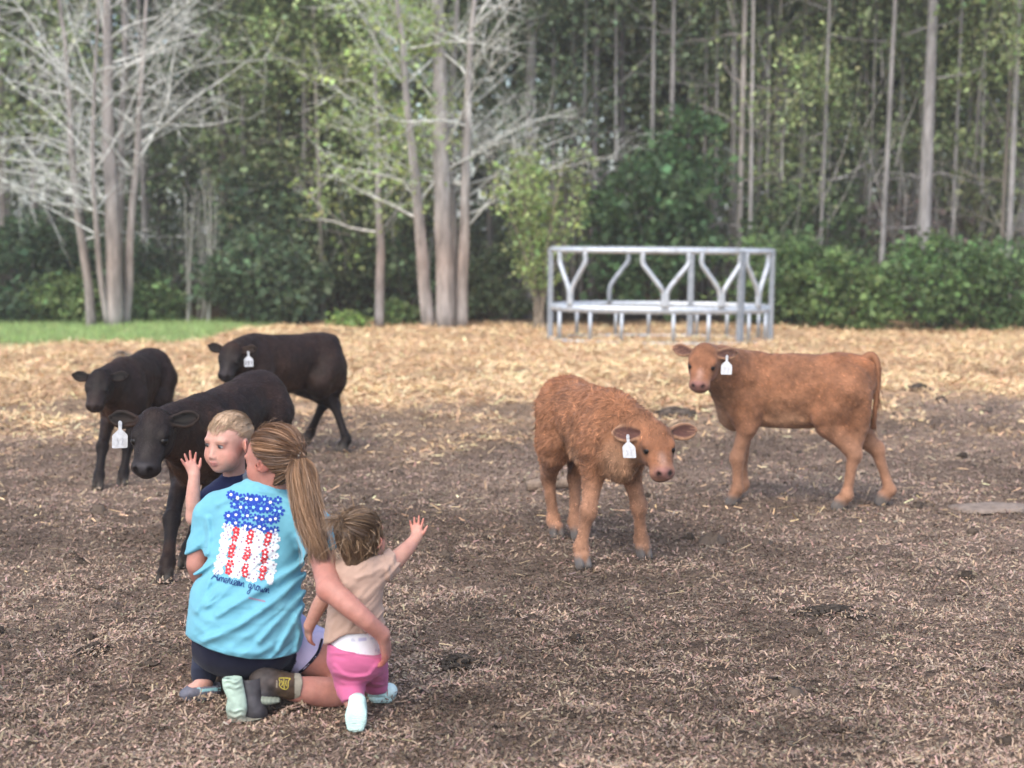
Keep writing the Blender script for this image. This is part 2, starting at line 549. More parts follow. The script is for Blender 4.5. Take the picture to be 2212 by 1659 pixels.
x_, y_, r_ = sample_ground(220000, 7.6, 24.0, 13, .9)
se = straw_edge(x_, y_); sp_ = np.clip(se + 1.6 * se * (1 - se) * fbm(np.stack([x_, y_], 1) + 70, 1.8, 3), 0, 1); keep = (r_.random(len(x_)) < np.where(sp_ > .5, sp_, sp_ * .6 + .012)) & (r_.random(len(x_)) > grass_edge(x_, y_) * .96)
x_, y_ = x_[keep], y_[keep]; n_ = len(x_)
pat = np.clip(.5 + .6 * fbm(np.stack([x_, y_], 1) + 51, .9, 3), 0, 1)
tone = np.clip(np.exp(r_.normal(0, .32, n_)) * (.72 + .5 * pat), .3, 1.7)
colr = np.array((.68, .46, .265)) * tone[:, None] * (1 + r_.normal(0, .05, (n_, 3)))
strips(n_, x_, y_, r_.uniform(.04, .15, n_) * np.where(se[keep] < .6, .5, 1.0), r_.uniform(.004, .008, n_) * (1 + .05 * y_), np.clip(colr, .02, .85), .30, .035, .08, 15, "straw", LITTER_MAT, "golden straw bedding spread across the back of the yard", "straw", .02)

# pale stalks dropped on the mulch
r_ = np.random.default_rng(33); n_ = 260
y_ = r_.uniform(4.2, 11.5, n_); x_ = r_.uniform(-1, 1, n_) * y_ * .37
strips(n_, x_, y_, r_.uniform(.025, .11, n_), r_.uniform(.003, .006, n_), np.array((.52, .40, .24)) * r_.uniform(.7, 1.25, (n_, 1)), .18, .022, .1, 34, "loose_straw", LITTER_MAT, "pale straw stalks dropped here and there on the dark mulch", "straw")

# manure clods trodden into the mulch
def clods(n, seed):
    r = np.random.default_rng(seed); M = []; Fs = []; Cs = []; k = 0
    y = 4.3 * (13.5 / 4.3) ** r.random(n); x = r.uniform(-1, 1, n) * y * .37
    hz = height(x, y)
    for i in range(n):
        rad = (r.gamma(1.5, .005) + .006) * (1 + .03 * y[i]); nn = 7
        P = []
        for a in range(4):
            for b in range(nn):
                t = a / 3 * 1.35; ph = 2 * math.pi * b / nn
                q = np.array((math.sin(t) * math.cos(ph), math.sin(t) * math.sin(ph), math.cos(t) * .8)) * rad * r.uniform(.6, 1.5)
                P.append(q + (x[i], y[i], hz[i] - .004))
        M += P; Fs += [(k + a * nn + b, k + (a + 1) * nn + b, k + (a + 1) * nn + (b + 1) % nn, k + a * nn + (b + 1) % nn) for a in range(3) for b in range(nn)]
        Cs += [np.array((.075, .057, .044)) * r.uniform(.5, 1.6)] * len(P); k += len(P)
    o = link("manure", mesh_np("manure", np.array(M), np.array(Fs), np.array(Cs)), LITTER_MAT)
    tag(o, "dark crumbs and clods of manure strewn over the mulch", "manure", kind="stuff")
clods(700, 44)

# grass strip at the wood's edge
def blades(n, seed):
    r = np.random.default_rng(seed)
    y = r.uniform(19.8, 25.0, n); x = r.uniform(-15, -3.4, n); k = r.random(n) < grass_edge(x, y)
    x, y = x[k], y[k]; n = len(x); h = r.uniform(.05, .13, n); a = r.uniform(0, 6.283, n)
    c = np.stack([x, y, height(x, y) - .005], 1); s_ = np.stack([np.cos(a), np.sin(a), 0 * a], 1) * r.uniform(.004, .008, n)[:, None]
    t = c + np.stack([r.normal(0, .035, n), r.normal(0, .035, n), h], 1)
    V = np.stack([c - s_, c + s_, t], 1).reshape(-1, 3); F = np.arange(n * 3).reshape(-1, 3)
    col = np.array((.35, .47, .18)) * r.uniform(.6, 1.5, (n, 1)) * (1 + r.normal(0, .08, (n, 3)))
    o = link("grass", mesh_np("grass", V, F, np.repeat(np.clip(col, .01, 1), 3, 0), False), vc_mat("grass_blade", rough=.6, nscale=3, namt=.25, transl=.3))
    tag(o, "strip of short green grass along the edge of the wood", "grass", kind="stuff")
blades(60000, 66)

# ------------------------------------------------------------------ a few single things on the ground
BARK_LOG = vc_mat("weathered_wood", rough=.9, nscale=30, namt=.35, bump=.6, bscale=60, stretch=(1, 1, 1))
p0, p1 = onground(1138, 1062), onground(1300, 1056)
M = MB(); q = spline([p0 + (0, 0, .035), (p0 + p1) / 2 + (0, .02, .045), p1 + (0, 0, .04)], 9)
M.tube(q - p0, np.array([.030, .036, .037, .036, .037, .035, .035, .033, .028]), 10, (.24, .18, .135))
for j, (i, d) in enumerate(((3, (.02, -.03, .05)), (6, (-.03, .02, .06)))):
    M.tube([q[i] - p0, q[i] - p0 + np.array(d)], [.014, .010], 6, (.22, .16, .12))
o = M.build("log", BARK_LOG); o.location = p0
tag(o, "short weathered grey log lying behind the shaggy red calf", "log")
M = MB(); c = onground(2142, 1097); r_ = np.random.default_rng(4); P = []
for a in range(7):
    for b in range(20):
        t = a / 6 * 1.57; ph = 2 * math.pi * b / 20; rr = 1 + .22 * math.sin(ph * 2 + 1) + .1 * math.sin(ph * 5)
        P.append((math.sin(t) * math.cos(ph) * .21 * rr, math.sin(t) * math.sin(ph) * .16 * rr, math.cos(t) ** .6 * .026 - .006 if t < 1.57 else -.006))
M.add(P, [(a * 20 + b, (a + 1) * 20 + b, (a + 1) * 20 + (b + 1) % 20, a * 20 + (b + 1) % 20) for a in range(6) for b in range(20)], (.23, .18, .145))
o = M.build("flat_stone", vc_mat("dusty_stone", rough=.9, nscale=25, namt=.3, bump=.5, bscale=40)); o.location = c
tag(o, "flat grey dusty stone at the far right edge of the yard", "stone")
def heap(u, v, w, h_, label, col, seed):
    r = np.random.default_rng(seed); c = onground(u, v); M = MB()
    for i in range(110):
        a, d = r.uniform(0, 6.283), w * r.random() ** .75 * .62; R_ = r.uniform(.10, .24) * w * .34
        cc = np.array((math.cos(a) * d, math.sin(a) * d * .8, max(0, h_ * (1 - (d / (w * .5)) ** 1.2)) * .7)); P = []
        for q in range(5):
            for s_ in range(7):
                t = q / 4 * math.pi; ph = 2 * math.pi * s_ / 7
                P.append(cc + R_ * r.uniform(.7, 1.2) * np.array((math.sin(t) * math.cos(ph), math.sin(t) * math.sin(ph), math.cos(t) * .6)))
        M.add(P, [(q * 7 + s_, (q + 1) * 7 + s_, (q + 1) * 7 + (s_ + 1) % 7, q * 7 + (s_ + 1) % 7) for q in range(4) for s_ in range(7)], np.array(col) * r.uniform(.6, 1.5))
    o = M.build("manure_heap", LITTER_MAT); o.location = c
    tag(o, label, "manure", "heaps of dark manure")
heap(1985, 848, .42, .12, "dark manure heap on the straw right of the side-on red calf", (.07, .055, .045), 1)
heap(1455, 900, .55, .10, "broad dark manure heap between the two red calves", (.085, .066, .052), 2)
heap(262, 772, .34, .12, "grey manure heap on the straw behind the small black calf", (.12, .10, .085), 3)
heap(165, 792, .30, .08, "small dark manure heap on the straw near the left edge", (.09, .07, .055), 4)
heap(208, 1408, .16, .05, "dark manure pat on the mulch left of the boy's feet", (.045, .035, .028), 5)
heap(990, 1432, .17, .045, "dark manure pat on the mulch right of the girl", (.05, .04, .032), 6)
heap(1800, 1325, .26, .04, "low dark manure pat in front of the red calves", (.05, .04, .032), 7)
# ------------------------------------------------------------------ the wood
def bark(name, nscale=9, namt=.5): return vc_mat(name, rough=.9, nscale=nscale, namt=namt, bump=.7, bscale=25, spec=.1, stretch=(1, 1, .22), tint=(.93, .97, 1.0))
BARK = bark("bark"); LEAF = vc_mat("leaf", rough=.55, nscale=1.6, namt=.35, spec=.25, transl=.45)

def leafmesh(name, C, size, col, seed, flat=.0, droop=.3):
    """one small folded leaf (or spray) per centre"""
    r = np.random.default_rng(seed); n = len(C)
    a = r.uniform(0, 6.283, n); el = r.normal(-droop, .5, n)
    d = np.stack([np.cos(a) * np.cos(el), np.sin(a) * np.cos(el), np.sin(el)], 1)
    q = r.normal(0, 1, (n, 3)); q[:, 2] *= (1 - flat); s_ = np.cross(d, q); s_ /= np.linalg.norm(s_, axis=1)[:, None] + 1e-9
    L = (size * np.minimum(np.exp(r.normal(-.1, .38, n)), 1.6))[:, None]; W = L * r.uniform(.28, .45, n)[:, None]; up = np.cross(d, s_)
    V = np.stack([C, C + d * L * .5 + s_ * W + up * W * .3, C + d * L, C + d * L * .5 - s_ * W + up * W * .3], 1).reshape(-1, 3)
    b = np.arange(n)[:, None] * 4
    return mesh_np(name, V, b + np.array([[0, 1, 2, 3]]), np.repeat(np.clip(col, .003, 1), 4, 0), False)

def clumped(n, rad, nclump, spread, r, shell=.55, squash=1.0):
    """points in clumps through an ellipsoid of half axes rad"""
    d = r.normal(0, 1, (nclump, 3)); d /= np.linalg.norm(d, axis=1)[:, None]
    cc = d * (shell + (1 - shell) * r.random((nclump, 1)) ** .5) * np.asarray(rad)
    k = r.integers(0, nclump, n); sp = spread * r.uniform(.5, 1.3, nclump)
    return cc[k] + r.normal(0, 1, (n, 3)) * sp[k][:, None] * np.array((1, 1, .7)) , k

def leaf_cols(n, k, base, r, var=.35, nclump=None):
    nc = (k.max() + 1) if nclump is None else nclump
    t = np.exp(r.normal(0, var * .6, nc))[k] * np.exp(r.normal(0, var * .6, n))
    return np.asarray(base) * t[:, None] * (1 + r.normal(0, .07, (n, 3)))

# ---- bare trees with grey limbs
def limb_tree(label, base, trunks, seed, bark_col, red=0.0, branch=1.0, twig_col=(.52, .48, .43), leafs=None, name="bare_tree"):
    """trunks: lists of (u, v, width px, D)"""
    r = np.random.default_rng(seed)
    root = empty(name, base); tag(root, label, "tree")
    tips = []
    for ti, T in enumerate(trunks):
        pts = np.array([at(u, v, D) for u, v, w, D in T]); rad = np.array([w * D / FPX / 2 for u, v, w, D in T])
        q = spline(np.hstack([pts, rad[:, None]]), 26)
        q[:, :2] += .02 * np.stack([vnoise(q[:, :3] + ti, 1.5), vnoise(q[:, :3] + 9 + ti, 1.5)], 1)
        M = MB(); z = q[:, 2]
        M.tube(q[:, :3] - base, q[:, 3], 10, bark_col)
        c = M.C[0].copy(); rd = np.clip(1 - np.abs(M.V[0][:, 2] - 1.1) / 1.0, 0, 1)[:, None] * red
        M.C[0] = c * (1 - rd) + np.array((.33, .22, .165)) * rd
        tr = M.build("trunk", BARK, root)
        # limbs
        B = MB(); zt = z.max()
        nb = int((10 + r.integers(0, 5)) * branch * (1 if q[0, 3] > .05 else .6))
        for j in range(nb):
            t = r.uniform(.28, 1.0); i = min(int(t * 25), 24); p = q[i, :3]
            side = 1 if r.random() < .5 else -1
            az = r.normal(0, .55) + (0 if side > 0 else math.pi); el = r.uniform(.28, 1.0)
            d = np.array((math.cos(az) * math.cos(el), math.sin(az) * math.cos(el) * .8, math.sin(el)))
            L = r.uniform(1.1, 2.9) * (1.1 - .35 * t); r0 = min(q[i, 3] * .5, .026) * r.uniform(.55, 1.0); P = [p]; m = 8
            for s_ in range(m):
                d = _nrm(d + r.normal(0, .10, 3) + np.array((0, 0, -.03 + .05 * s_ / m))); P.append(P[-1] + d * L / m)
            P = np.array(P); B.tube(P - base, np.linspace(r0, .005, m + 1), 4, np.array(twig_col) * r.uniform(.75, 1.2), cap=False)
            for s_ in range(2, m + 1):
                for _ in range(2):
                    if r.random() < .85:
                        d2 = _nrm(P[s_] - P[s_ - 1] + r.normal(0, .45, 3) * np.array((1, 1, .8)) + (0, 0, .1)); L2 = L * r.uniform(.18, .42); Q_ = [P[s_]]
                        for e in range(4): d2 = _nrm(d2 + r.normal(0, .2, 3)); Q_.append(Q_[-1] + d2 * L2 / 4)
                        B.tube(np.array(Q_) - base, np.linspace(.0065, .0025, 5), 3, np.array(twig_col) * r.uniform(.8, 1.25), cap=False)
                        tips.append(Q_[2]); tips.append(Q_[4])
                        for _q in range(2):
                            d3 = _nrm(d2 + r.normal(0, .5, 3)); e0 = Q_[r.integers(1, 4)]
                            B.tube(np.array([e0, e0 + d3 * L2 * .3, e0 + d3 * L2 * .55 + r.normal(0, .03, 3)]) - base, [.004, .003, .0018], 3, np.array(twig_col) * r.uniform(.8, 1.2), cap=False)
        if B.n: tag(B.build("limbs", BARK, tr), kind="stuff")
    if leafs:
        tips = np.array(tips); n, size, col, box = leafs
        u, v = uv_of(tips); ok = (u > box[0]) & (u < box[2]) & (v > box[1]) & (v < box[3]); tp = tips[ok]
        if len(tp):
            k = r.integers(0, len(tp), n); C = tp[k] + r.normal(0, .12, (n, 3))
            link("leaves", leafmesh("leaves", C - base, size, leaf_cols(n, k, col, r), seed + 1), LEAF, root)
    return root

b0 = onground(240, 706)
limb_tree("bare grey tree with five trunks from one base on the grass strip", b0, [
    [(197, 712, 22, 23.6), (188, 600, 19, 23.6), (172, 480, 17, 23.6), (158, 350, 14, 23.7), (146, 180, 11, 23.8), (130, 0, 7, 23.8), (120, -160, 4, 23.8)],
    [(248, 714, 40, 23.5), (246, 560, 34, 23.5), (240, 420, 30, 23.5), (233, 250, 25, 23.6), (233, 60, 19, 23.7), (228, -160, 10, 23.8), (226, -330, 5, 23.8)],
    [(272, 710, 20, 23.7), (280, 560, 18, 23.7), (287, 440, 16, 23.7), (300, 280, 13, 23.7), (312, 80, 9, 23.7), (330, -140, 5, 23.7)],
    [(232, 706, 13, 23.4), (214, 560, 12, 23.3), (204, 430, 10, 23.2), (200, 290, 8, 23.2), (208, 120, 6, 23.2), (214, -60, 3, 23.2)],
    [(258, 708, 22, 23.8), (258, 520, 20, 23.9), (262, 340, 17, 24.0), (268, 150, 13, 24.0), (270, -60, 9, 24.0), (276, -250, 4, 24.0)]], 71, (.31, .27, .245), red=.45, branch=1.35, twig_col=(.66, .64, .58))
b1 = onground(962, 706)
limb_tree("bare grey tree with three tall trunks in the centre, left of the feeder", b1, [
    [(930, 712, 32, 23.3), (912, 560, 27, 23.3), (902, 430, 23, 23.2), (885, 280, 18, 23.1), (872, 120, 14, 23.0), (850, -60, 9, 23.0), (830, -240, 5, 23.0)],
    [(962, 714, 46, 23.3), (960, 560, 40, 23.3), (955, 400, 37, 23.3), (951, 220, 34, 23.4), (946, 40, 28, 23.5), (938, -180, 16, 23.6), (932, -360, 7, 23.6)],
    [(996, 712, 30, 23.4), (1000, 560, 25, 23.4), (1006, 400, 21, 23.4), (1010, 240, 18, 23.4), (1020, 60, 13, 23.4), (1034, -150, 8, 23.4)],
    [(985, 700, 20, 23.9), (978, 480, 18, 24.0), (975, 250, 15, 24.0), (985, 60, 12, 24.0), (990, -150, 8, 24.0)]], 83, (.32, .285, .26), red=.55, branch=1.3, twig_col=(.66, .64, .57), leafs=(3600, .080, (.38, .48, .20), (540, -200, 960, 560)))
limb_tree("slender single trunk with a reddish foot, left of the centre tree", onground(821, 704), [
    [(821, 710, 22, 23.9), (822, 560, 19, 23.9), (818, 420, 15, 23.9), (816, 300, 11, 23.9), (812, 120, 7, 23.9), (806, -60, 4, 23.9)]], 91, (.31, .28, .265), red=.6, branch=.9, leafs=(1500, .085, (.40, .50, .17), (540, 0, 1000, 660)), name="slender_tree")

# ---- yellow-green sapling by the feeder, thin pale saplings at the left
def sapling(label, base, stems, h_, leafn, col, rad, seed, bcol=(.30, .24, .18)):
    r = np.random.default_rng(seed); root = empty("sapling", base); tag(root, label, "sapling")
    C = []; M = MB()
    for i in range(stems):
        a = r.uniform(0, 6.283); sp = rad * r.uniform(.2, 1.0); top = np.array((math.cos(a) * sp, math.sin(a) * sp, h_ * r.uniform(.65, 1.0)))
        q = spline([(r.normal(0, .05), r.normal(0, .05), -.02), top * (.25, .25, .4), top * (.65, .65, .75), top], 12)
        M.tube(q, np.linspace(.022 if i < 3 else .012, .004, 12), 5, np.array(bcol) * r.uniform(.8, 1.2), cap=False)
        for j in range(3, 12):
            for _ in range(2):
                d = _nrm(r.normal(0, 1, 3) + (0, 0, .5)); e = q[j] + d * r.uniform(.12, .35)
                M.tube([q[j], (q[j] + e) / 2 + r.normal(0, .02, 3), e], [.005, .004, .002], 3, np.array(bcol), cap=False)
                C.append(e); C.append((q[j] + e) / 2)
    tag(M.build("stems", BARK, root), kind="stuff")
    if leafn:
        C = np.array(C); k = r.integers(0, len(C), leafn); P = C[k] + r.normal(0, .07, (leafn, 3))
        link("crown", leafmesh("crown", P, .075, leaf_cols(leafn, k, col, r), seed), LEAF, root)
    return root
sapling("bushy yellow-green sapling left of the feeder", onground(1165, 712), 18, 2.9, 3200, (.34, .43, .17), .85, 101)
for i, (u, v, hh, lab) in enumerate(((408, 700, 2.3, "thin leaning pale sapling right of the five-trunk tree"), (436, 696, 2.6, "clump of thin pale saplings beside the leaning one"), (460, 700, 3.0, "thin upright pale sapling at the edge of the blue-green bush"))):
    sapling(lab, onground(u, v), 3 + i % 2, hh, 0, None, .35, 111 + i, (.36, .34, .29))

# ---- bushes at the wood's edge
def bush(label, u, v, D, wpx, hpx, n, col, seed, size=.10, nclump=60, name="bush", depth=1.0, stem=True, lift=0.0):
    r = np.random.default_rng(seed); g = at(u, v, D); base = np.array((g[0], D, 0.0)); s_ = D / FPX
    rx, rz = wpx * s_ / 2, hpx * s_ / 2; zc = rz * .92 + lift
    root = empty(name, base); tag(root, label, "bush" if name == "bush" else "shrub")
    P, k = clumped(n, (rx, rx * .8 * depth, rz), nclump, .20 * min(rx, rz) ** .5, r, .35)
    P[:, 2] += .28 * rz * fbm(P[:, :2] + seed, 1.1, 2); P[:, 0] += .2 * rx * fbm(P[:, 1:] + seed, 1.3, 2)
    P = P + (0, 0, zc); P = P[(P[:, 2] > .02)]; k = k[:len(P)]
    link("crown", leafmesh("crown", P, size, leaf_cols(len(P), k, col, r, .45), seed), LEAF, root)
    M = MB()
    for i in range(7):
        a = r.uniform(0, 6.283); t = np.array((math.cos(a) * rx * .6, math.sin(a) * rx * .5, zc + rz * r.uniform(-.2, .6)))
        M.tube(spline([(r.normal(0, .08), r.normal(0, .08), -.02), t * (.4, .4, .5), t], 7), np.linspace(.025, .008, 7), 5, (.12, .09, .065), cap=False)
    tag(M.build("stems", BARK, root), kind="stuff")
    return root
bush("large dark green broadleaf bush behind the feeder", 1415, 700, 25.2, 290, 440, 5200, (0.090, 0.158, 0.073), 201, .15, 70)
bush("dark blue-green pine bush left of the centre tree", 560, 706, 24.4, 240, 190, 4200, (0.113, 0.164, 0.094), 202, .12, 60)
bush("tall dark blue-green pine bush rising behind the lower one", 590, 700, 25.6, 230, 330, 3600, (0.106, 0.152, 0.092), 203, .13, 60)
bush("bright green low fern-like bush left of the five-trunk tree", 150, 712, 24.2, 150, 100, 2200, (0.213, 0.288, 0.114), 204, .10, 40)
bush("bright green low bush right of the five-trunk tree", 330, 712, 24.6, 140, 100, 2000, (0.179, 0.261, 0.105), 205, .10, 40)
bush("dark green bush at the far left edge of the wood", 40, 716, 24.8, 240, 230, 3600, (0.084, 0.129, 0.072), 206, .12, 60)
bush("dark green bush behind the five-trunk tree", 230, 712, 26.0, 300, 200, 3400, (0.086, 0.136, 0.074), 207, .12, 60)
bush("tiny bright green bush beside the slender trunk", 752, 712, 23.6, 62, 48, 700, (0.239, 0.343, 0.114), 208, .09, 18)
bush("small green bush at the foot of the slender trunk", 852, 708, 24.3, 80, 60, 800, (0.161, 0.232, 0.094), 209, .09, 20)
bush("dark bush in the shade behind the three-trunk tree", 900, 706, 26.2, 300, 170, 2600, (0.100, 0.143, 0.074), 210, .12, 50)
bush("olive bush under the sapling left of the feeder", 1090, 708, 25.4, 180, 150, 2000, (0.143, 0.185, 0.094), 211, .11, 40)
bush("mid green bush right of the feeder", 1690, 728, 24.0, 250, 210, 3600, (0.133, 0.209, 0.081), 212, .11, 60)
bush("bright green bush on the right, above the standing red calf", 1830, 738, 23.2, 250, 165, 3400, (0.161, 0.243, 0.088), 213, .10, 55)
bush("broad green bush right of the bright one", 2000, 744, 23.0, 260, 190, 3600, (0.133, 0.216, 0.081), 214, .10, 60)
bush("green bush at the far right edge", 2170, 746, 22.8, 240, 210, 3600, (0.133, 0.209, 0.087), 215, .10, 60)
bush("tall leafy shrub behind the bush right of the feeder", 1720, 715, 26.0, 330, 330, 3800, (0.105, 0.153, 0.072), 216, .13, 60)
bush("brownish thin shrub behind the bushes on the right", 1960, 715, 26.6, 300, 250, 1800, (0.154, 0.118, 0.104), 217, .12, 60)
bush("pale green shrub in the wood at the far right", 2140, 700, 26.4, 220, 360, 2600, (0.182, 0.202, 0.104), 218, .12, 60)

bush("dark green bush continuing the wood beyond its left end", -190, 716, 25.2, 300, 260, 3000, (0.066, 0.101, 0.048), 219, .12, 60)
bush("green bush continuing the wood beyond its right end", 2400, 746, 23.4, 300, 220, 3000, (0.097, 0.154, 0.062), 220, .11, 60)

# ---- trees of the wood: trunks one can tell apart, crowns shared between alike ones
def crown_mesh(name, n, rad, nclump, size, col, seed, spread=.5):
    r = np.random.default_rng(seed); P, k = clumped(n, rad, nclump, spread, r, .35)
    return leafmesh(name, P, size, leaf_cols(n, k, col, r, .5), seed)
CROWNS = [crown_mesh("crown_olive", 10000, (1.9, 1.6, 3.4), 110, .105, (.235, .285, .15), 301, .42),
          crown_mesh("crown_green", 10000, (2.2, 1.8, 3.0), 110, .11, (.235, .295, .155), 302, .45),
          crown_mesh("crown_dark", 10000, (2.0, 1.7, 3.6), 110, .11, (.175, .225, .14), 303, .45),
          crown_mesh("crown_spring", 6500, (2.1, 1.7, 2.8), 100, .09, (.35, .43, .20), 304, .40)]
for m in CROWNS: m.materials.append(LEAF)
def wood_tree(label, u, D, w, lean, bark_col, crown, cz, cs, seed, cu=0.0, top=12.0, group=None, twigs=True):
    r = np.random.default_rng(seed); x = (u - 1106) / FPX * D / CP
    base = np.array((x, D, 0.0)); root = empty("forest_tree", base); tag(root, label, "tree", group)
    rad = w * D / FPX / 2; q = spline([(0, 0, -.05), (lean * .3, 0, top * .3), (lean * .6, 0, top * .62), (lean, 0, top)], 14)
    M = MB(); M.tube(q, np.linspace(rad * 1.15, rad * .4, 14), 8, bark_col)
    tr = M.build("trunk", BARK, root)
    if twigs:
        B = MB()
        for i in range(16):
            j = r.integers(2, 12); d = np.array((r.choice((-1, 1)) * r.uniform(.5, 1), r.normal(0, .5), r.uniform(-.15, .5))); L = r.uniform(.5, 1.7); P = [q[j]]
            for s_ in range(5): d = _nrm(d + r.normal(0, .18, 3)); P.append(P[-1] + d * L / 5)
            B.tube(P, np.linspace(.018, .004, 6), 4, np.array(bark_col) * r.uniform(.8, 1.3), cap=False)
            for s_ in (2, 3, 4):
                e = P[s_] + _nrm(d + r.normal(0, .6, 3)) * L * .3; B.tube([P[s_], e], [.006, .003], 3, np.array(bark_col) * 1.1, cap=False)
        tag(B.build("branches", BARK, tr), kind="stuff")
    if crown is not None:
        o = bpy.data.objects.new("crown", CROWNS[crown]); COL.objects.link(o); o.parent = root
        o.location = (cu, 0, cz); o.scale = cs if isinstance(cs, tuple) else (cs, cs, cs); o.rotation_euler = (0, 0, r.uniform(0, 6.283))
    return root
GR, DK = (.24, .205, .195), (.085, .068, .060)
spec = [
    ("thick grey pine trunk just right of the three-trunk tree", 1142, 25.6, 27, .1, (.25, .23, .215), 1, 8.6, .9),
    ("straight grey trunk above the feeder's left end", 1277, 26.5, 16, .15, (.23, .20, .20), 0, 8.2, .8),
    ("tall thick grey trunk standing in the wood at the right", 1984, 25.0, 27, .12, (.27, .245, .23), 1, 8.4, .9),
    ("pale slender trunk with side limbs, right of the feeder", 1716, 27.5, 15, .35, (.26, .23, .215), 2, 8.4, .8),
    ("thin pale trunk over the right end of the feeder", 1590, 25.8, 13, .1, (.32, .28, .25), 3, 7.4, .6),
    ("grey trunk beside the thin pale one", 1618, 27.0, 15, .5, (.25, .22, .21), 0, 7.8, .8),
    ("dark trunk high above the middle of the feeder", 1412, 29.0, 24, .05, DK, 1, 8.6, 1.0),
    ("second dark trunk above the right part of the feeder", 1520, 30.0, 20, .15, DK, 0, 8.2, 1.0),
    ("dark trunk behind the right limbs of the five-trunk tree", 492, 27.5, 20, .05, (.12, .10, .10), 2, 8.0, .9),
    ("slim grey trunk behind the tips of the five-trunk tree", 536, 26.5, 11, .0, (.20, .175, .17), None, 0, 0),
    ("grey trunk in the shade just right of the five-trunk tree", 322, 26.5, 13, .0, (.20, .18, .17), None, 0, 0),
    ("leaning grey trunk at the far right edge of the wood", 2188, 26.2, 24, .6, (.23, .205, .20), 3, 7.5, .8),
    ("slender trunk with spring leaves near the right edge", 2068, 27.5, 13, .2, (.24, .21, .19), 3, 6.4, .9),
    ("olive leafed tree filling the gap left of the centre tree", 672, 26.4, 13, .1, (.16, .13, .11), 0, 3.0, (1.0, 1.0, .95)),
    ("second olive leafed tree behind the slender trunk", 760, 28.5, 13, .1, (.16, .13, .11), 0, 4.2, 1.1),
    ("light green tree in spring leaf behind the bare limbs", 700, 25.4, 10, -.2, (.25, .22, .19), 3, 6.2, .95),
    ("yellow-green tree above the big dark bush", 1330, 29.0, 12, .1, (.18, .15, .12), 0, 5.6, 1.1),
    ("bright green tree at the upper right corner", 2150, 25.5, 10, .2, (.2, .17, .14), 3, 6.8, 1.0),
    ("green tree at the upper left corner", 20, 26.0, 12, .1, (.2, .17, .15), 3, 4.6, .9),
    ("airy green tree low behind the bushes right of the feeder", 1660, 27.0, 8, .1, (.22, .19, .16), 3, 3.6, .8),
    ("airy green tree between the pale trunk and the thick grey trunk", 1860, 27.6, 8, -.1, (.22, .19, .16), 1, 4.6, .8),
    ("airy green tree right of the thick grey trunk", 2090, 27.0, 8, .1, (.22, .19, .16), 3, 4.2, .9),
    ("olive tree above the middle of the feeder", 1460, 27.8, 9, .0, (.2, .17, .14), 0, 5.4, .9),
    ("dark leafy tree low behind the pale saplings", 352, 28.5, 10, .0, (.15, .13, .12), 2, 3.2, .9),
    ("dark pine crown behind the pale slender trunk", 1790, 29.5, 18, .1, DK, 2, 6.4, 1.1),
]
for i, (lab, u, D, w, ln, bc, cr, cz, cs) in enumerate(spec): wood_tree(lab, u, D, w, ln, bc, cr, cz, cs, 400 + i)
r_ = np.random.default_rng(77)
for i in range(74):
    u = -420 + 3000 * (i + r_.uniform(.1, .9)) / 74; D = r_.uniform(25.8, 34); cr = int(r_.choice((0, 1, 2, 2, 1)))
    wood_tree("slim trunk deep in the shade of the wood", u, D, r_.uniform(7, 17), r_.normal(0, .18), tuple(np.array((.27, .24, .225)) * r_.choice((.4, .7, 1.0, 1.3))), cr, r_.uniform(5.5, 10.0), r_.uniform(.65, .95), 500 + i, group="slim trunks deep in the wood", twigs=i % 2 == 0)

for i in range(30):
    u = 1200 + 1080 * (i + r_.uniform(.1, .9)) / 30
    wood_tree("slim pale straight trunk among the trees at the right of the wood", u, r_.uniform(25.2, 28.5), r_.uniform(6, 13), r_.normal(0, .15), tuple(np.array((.34, .31, .29)) * r_.uniform(.6, 1.15)), None, 0, 0, 620 + i, group="slim pale trunks at the right of the wood", twigs=i % 3 == 0)

# ---- the mass of leaves far behind
def far_wood(n, seed):
    r = np.random.default_rng(seed); nc = 1050
    cy = r.uniform(33, 50, nc); cx = r.uniform(-1, 1, nc) * cy * .62; cz = r.uniform(.2, 15.0, nc) ** 1.0
    tone = np.exp(r.normal(0, .35, nc)); warm = r.random(nc)
    k = r.integers(0, nc, n); C = np.stack([cx, cy, cz], 1)[k] + r.normal(0, 1, (n, 3)) * np.array((.75, .8, .6))
    C = C[C[:, 2] > .05]; k = k[:len(C)]
    col = (np.array((.215, .265, .165)) * (1 - warm[k])[:, None] + np.array((.30, .35, .225)) * warm[k][:, None]) * tone[k][:, None] * np.exp(r.normal(0, .25, len(k)))[:, None]
    o = link("forest", leafmesh("forest", C, .29, col, seed), LEAF)
    tag(o, "mass of dark green leaves filling the far depth of the wood", "forest", kind="stuff")
far_wood(160000, 88)

# ---- leafless brush between the trunks
def brush(n, seed):
    r = np.random.default_rng(seed); P = []; C = []
    for i in range(n):
        u = r.choice((r.uniform(1540, 2330), r.uniform(-100, 2300)), p=(.65, .35)); D = r.uniform(24.8, 33); x = (u - 1106) / FPX * D
        z0 = r.uniform(0, 1.0) if r.random() < .5 else r.uniform(0, 5.5); d = np.array((r.normal(0, .30), r.normal(0, .3), r.uniform(.6, 1.6))); L = r.uniform(.5, 2.8); q = [np.array((x, D, z0))]
        for s_ in range(5): d = _nrm(d + r.normal(0, .07, 3)); q.append(q[-1] + d * L / 5)
        P.append(q); C.append(np.array((.29, .265, .235)) * r.uniform(.4, 1.2))
    o = strands("brush", P, r.uniform(.006, .016, n), C, None, np.zeros(3), mat=BARK)
    tag(o, "tangle of thin leafless twigs between the trunks of the wood", "brush", kind="stuff")
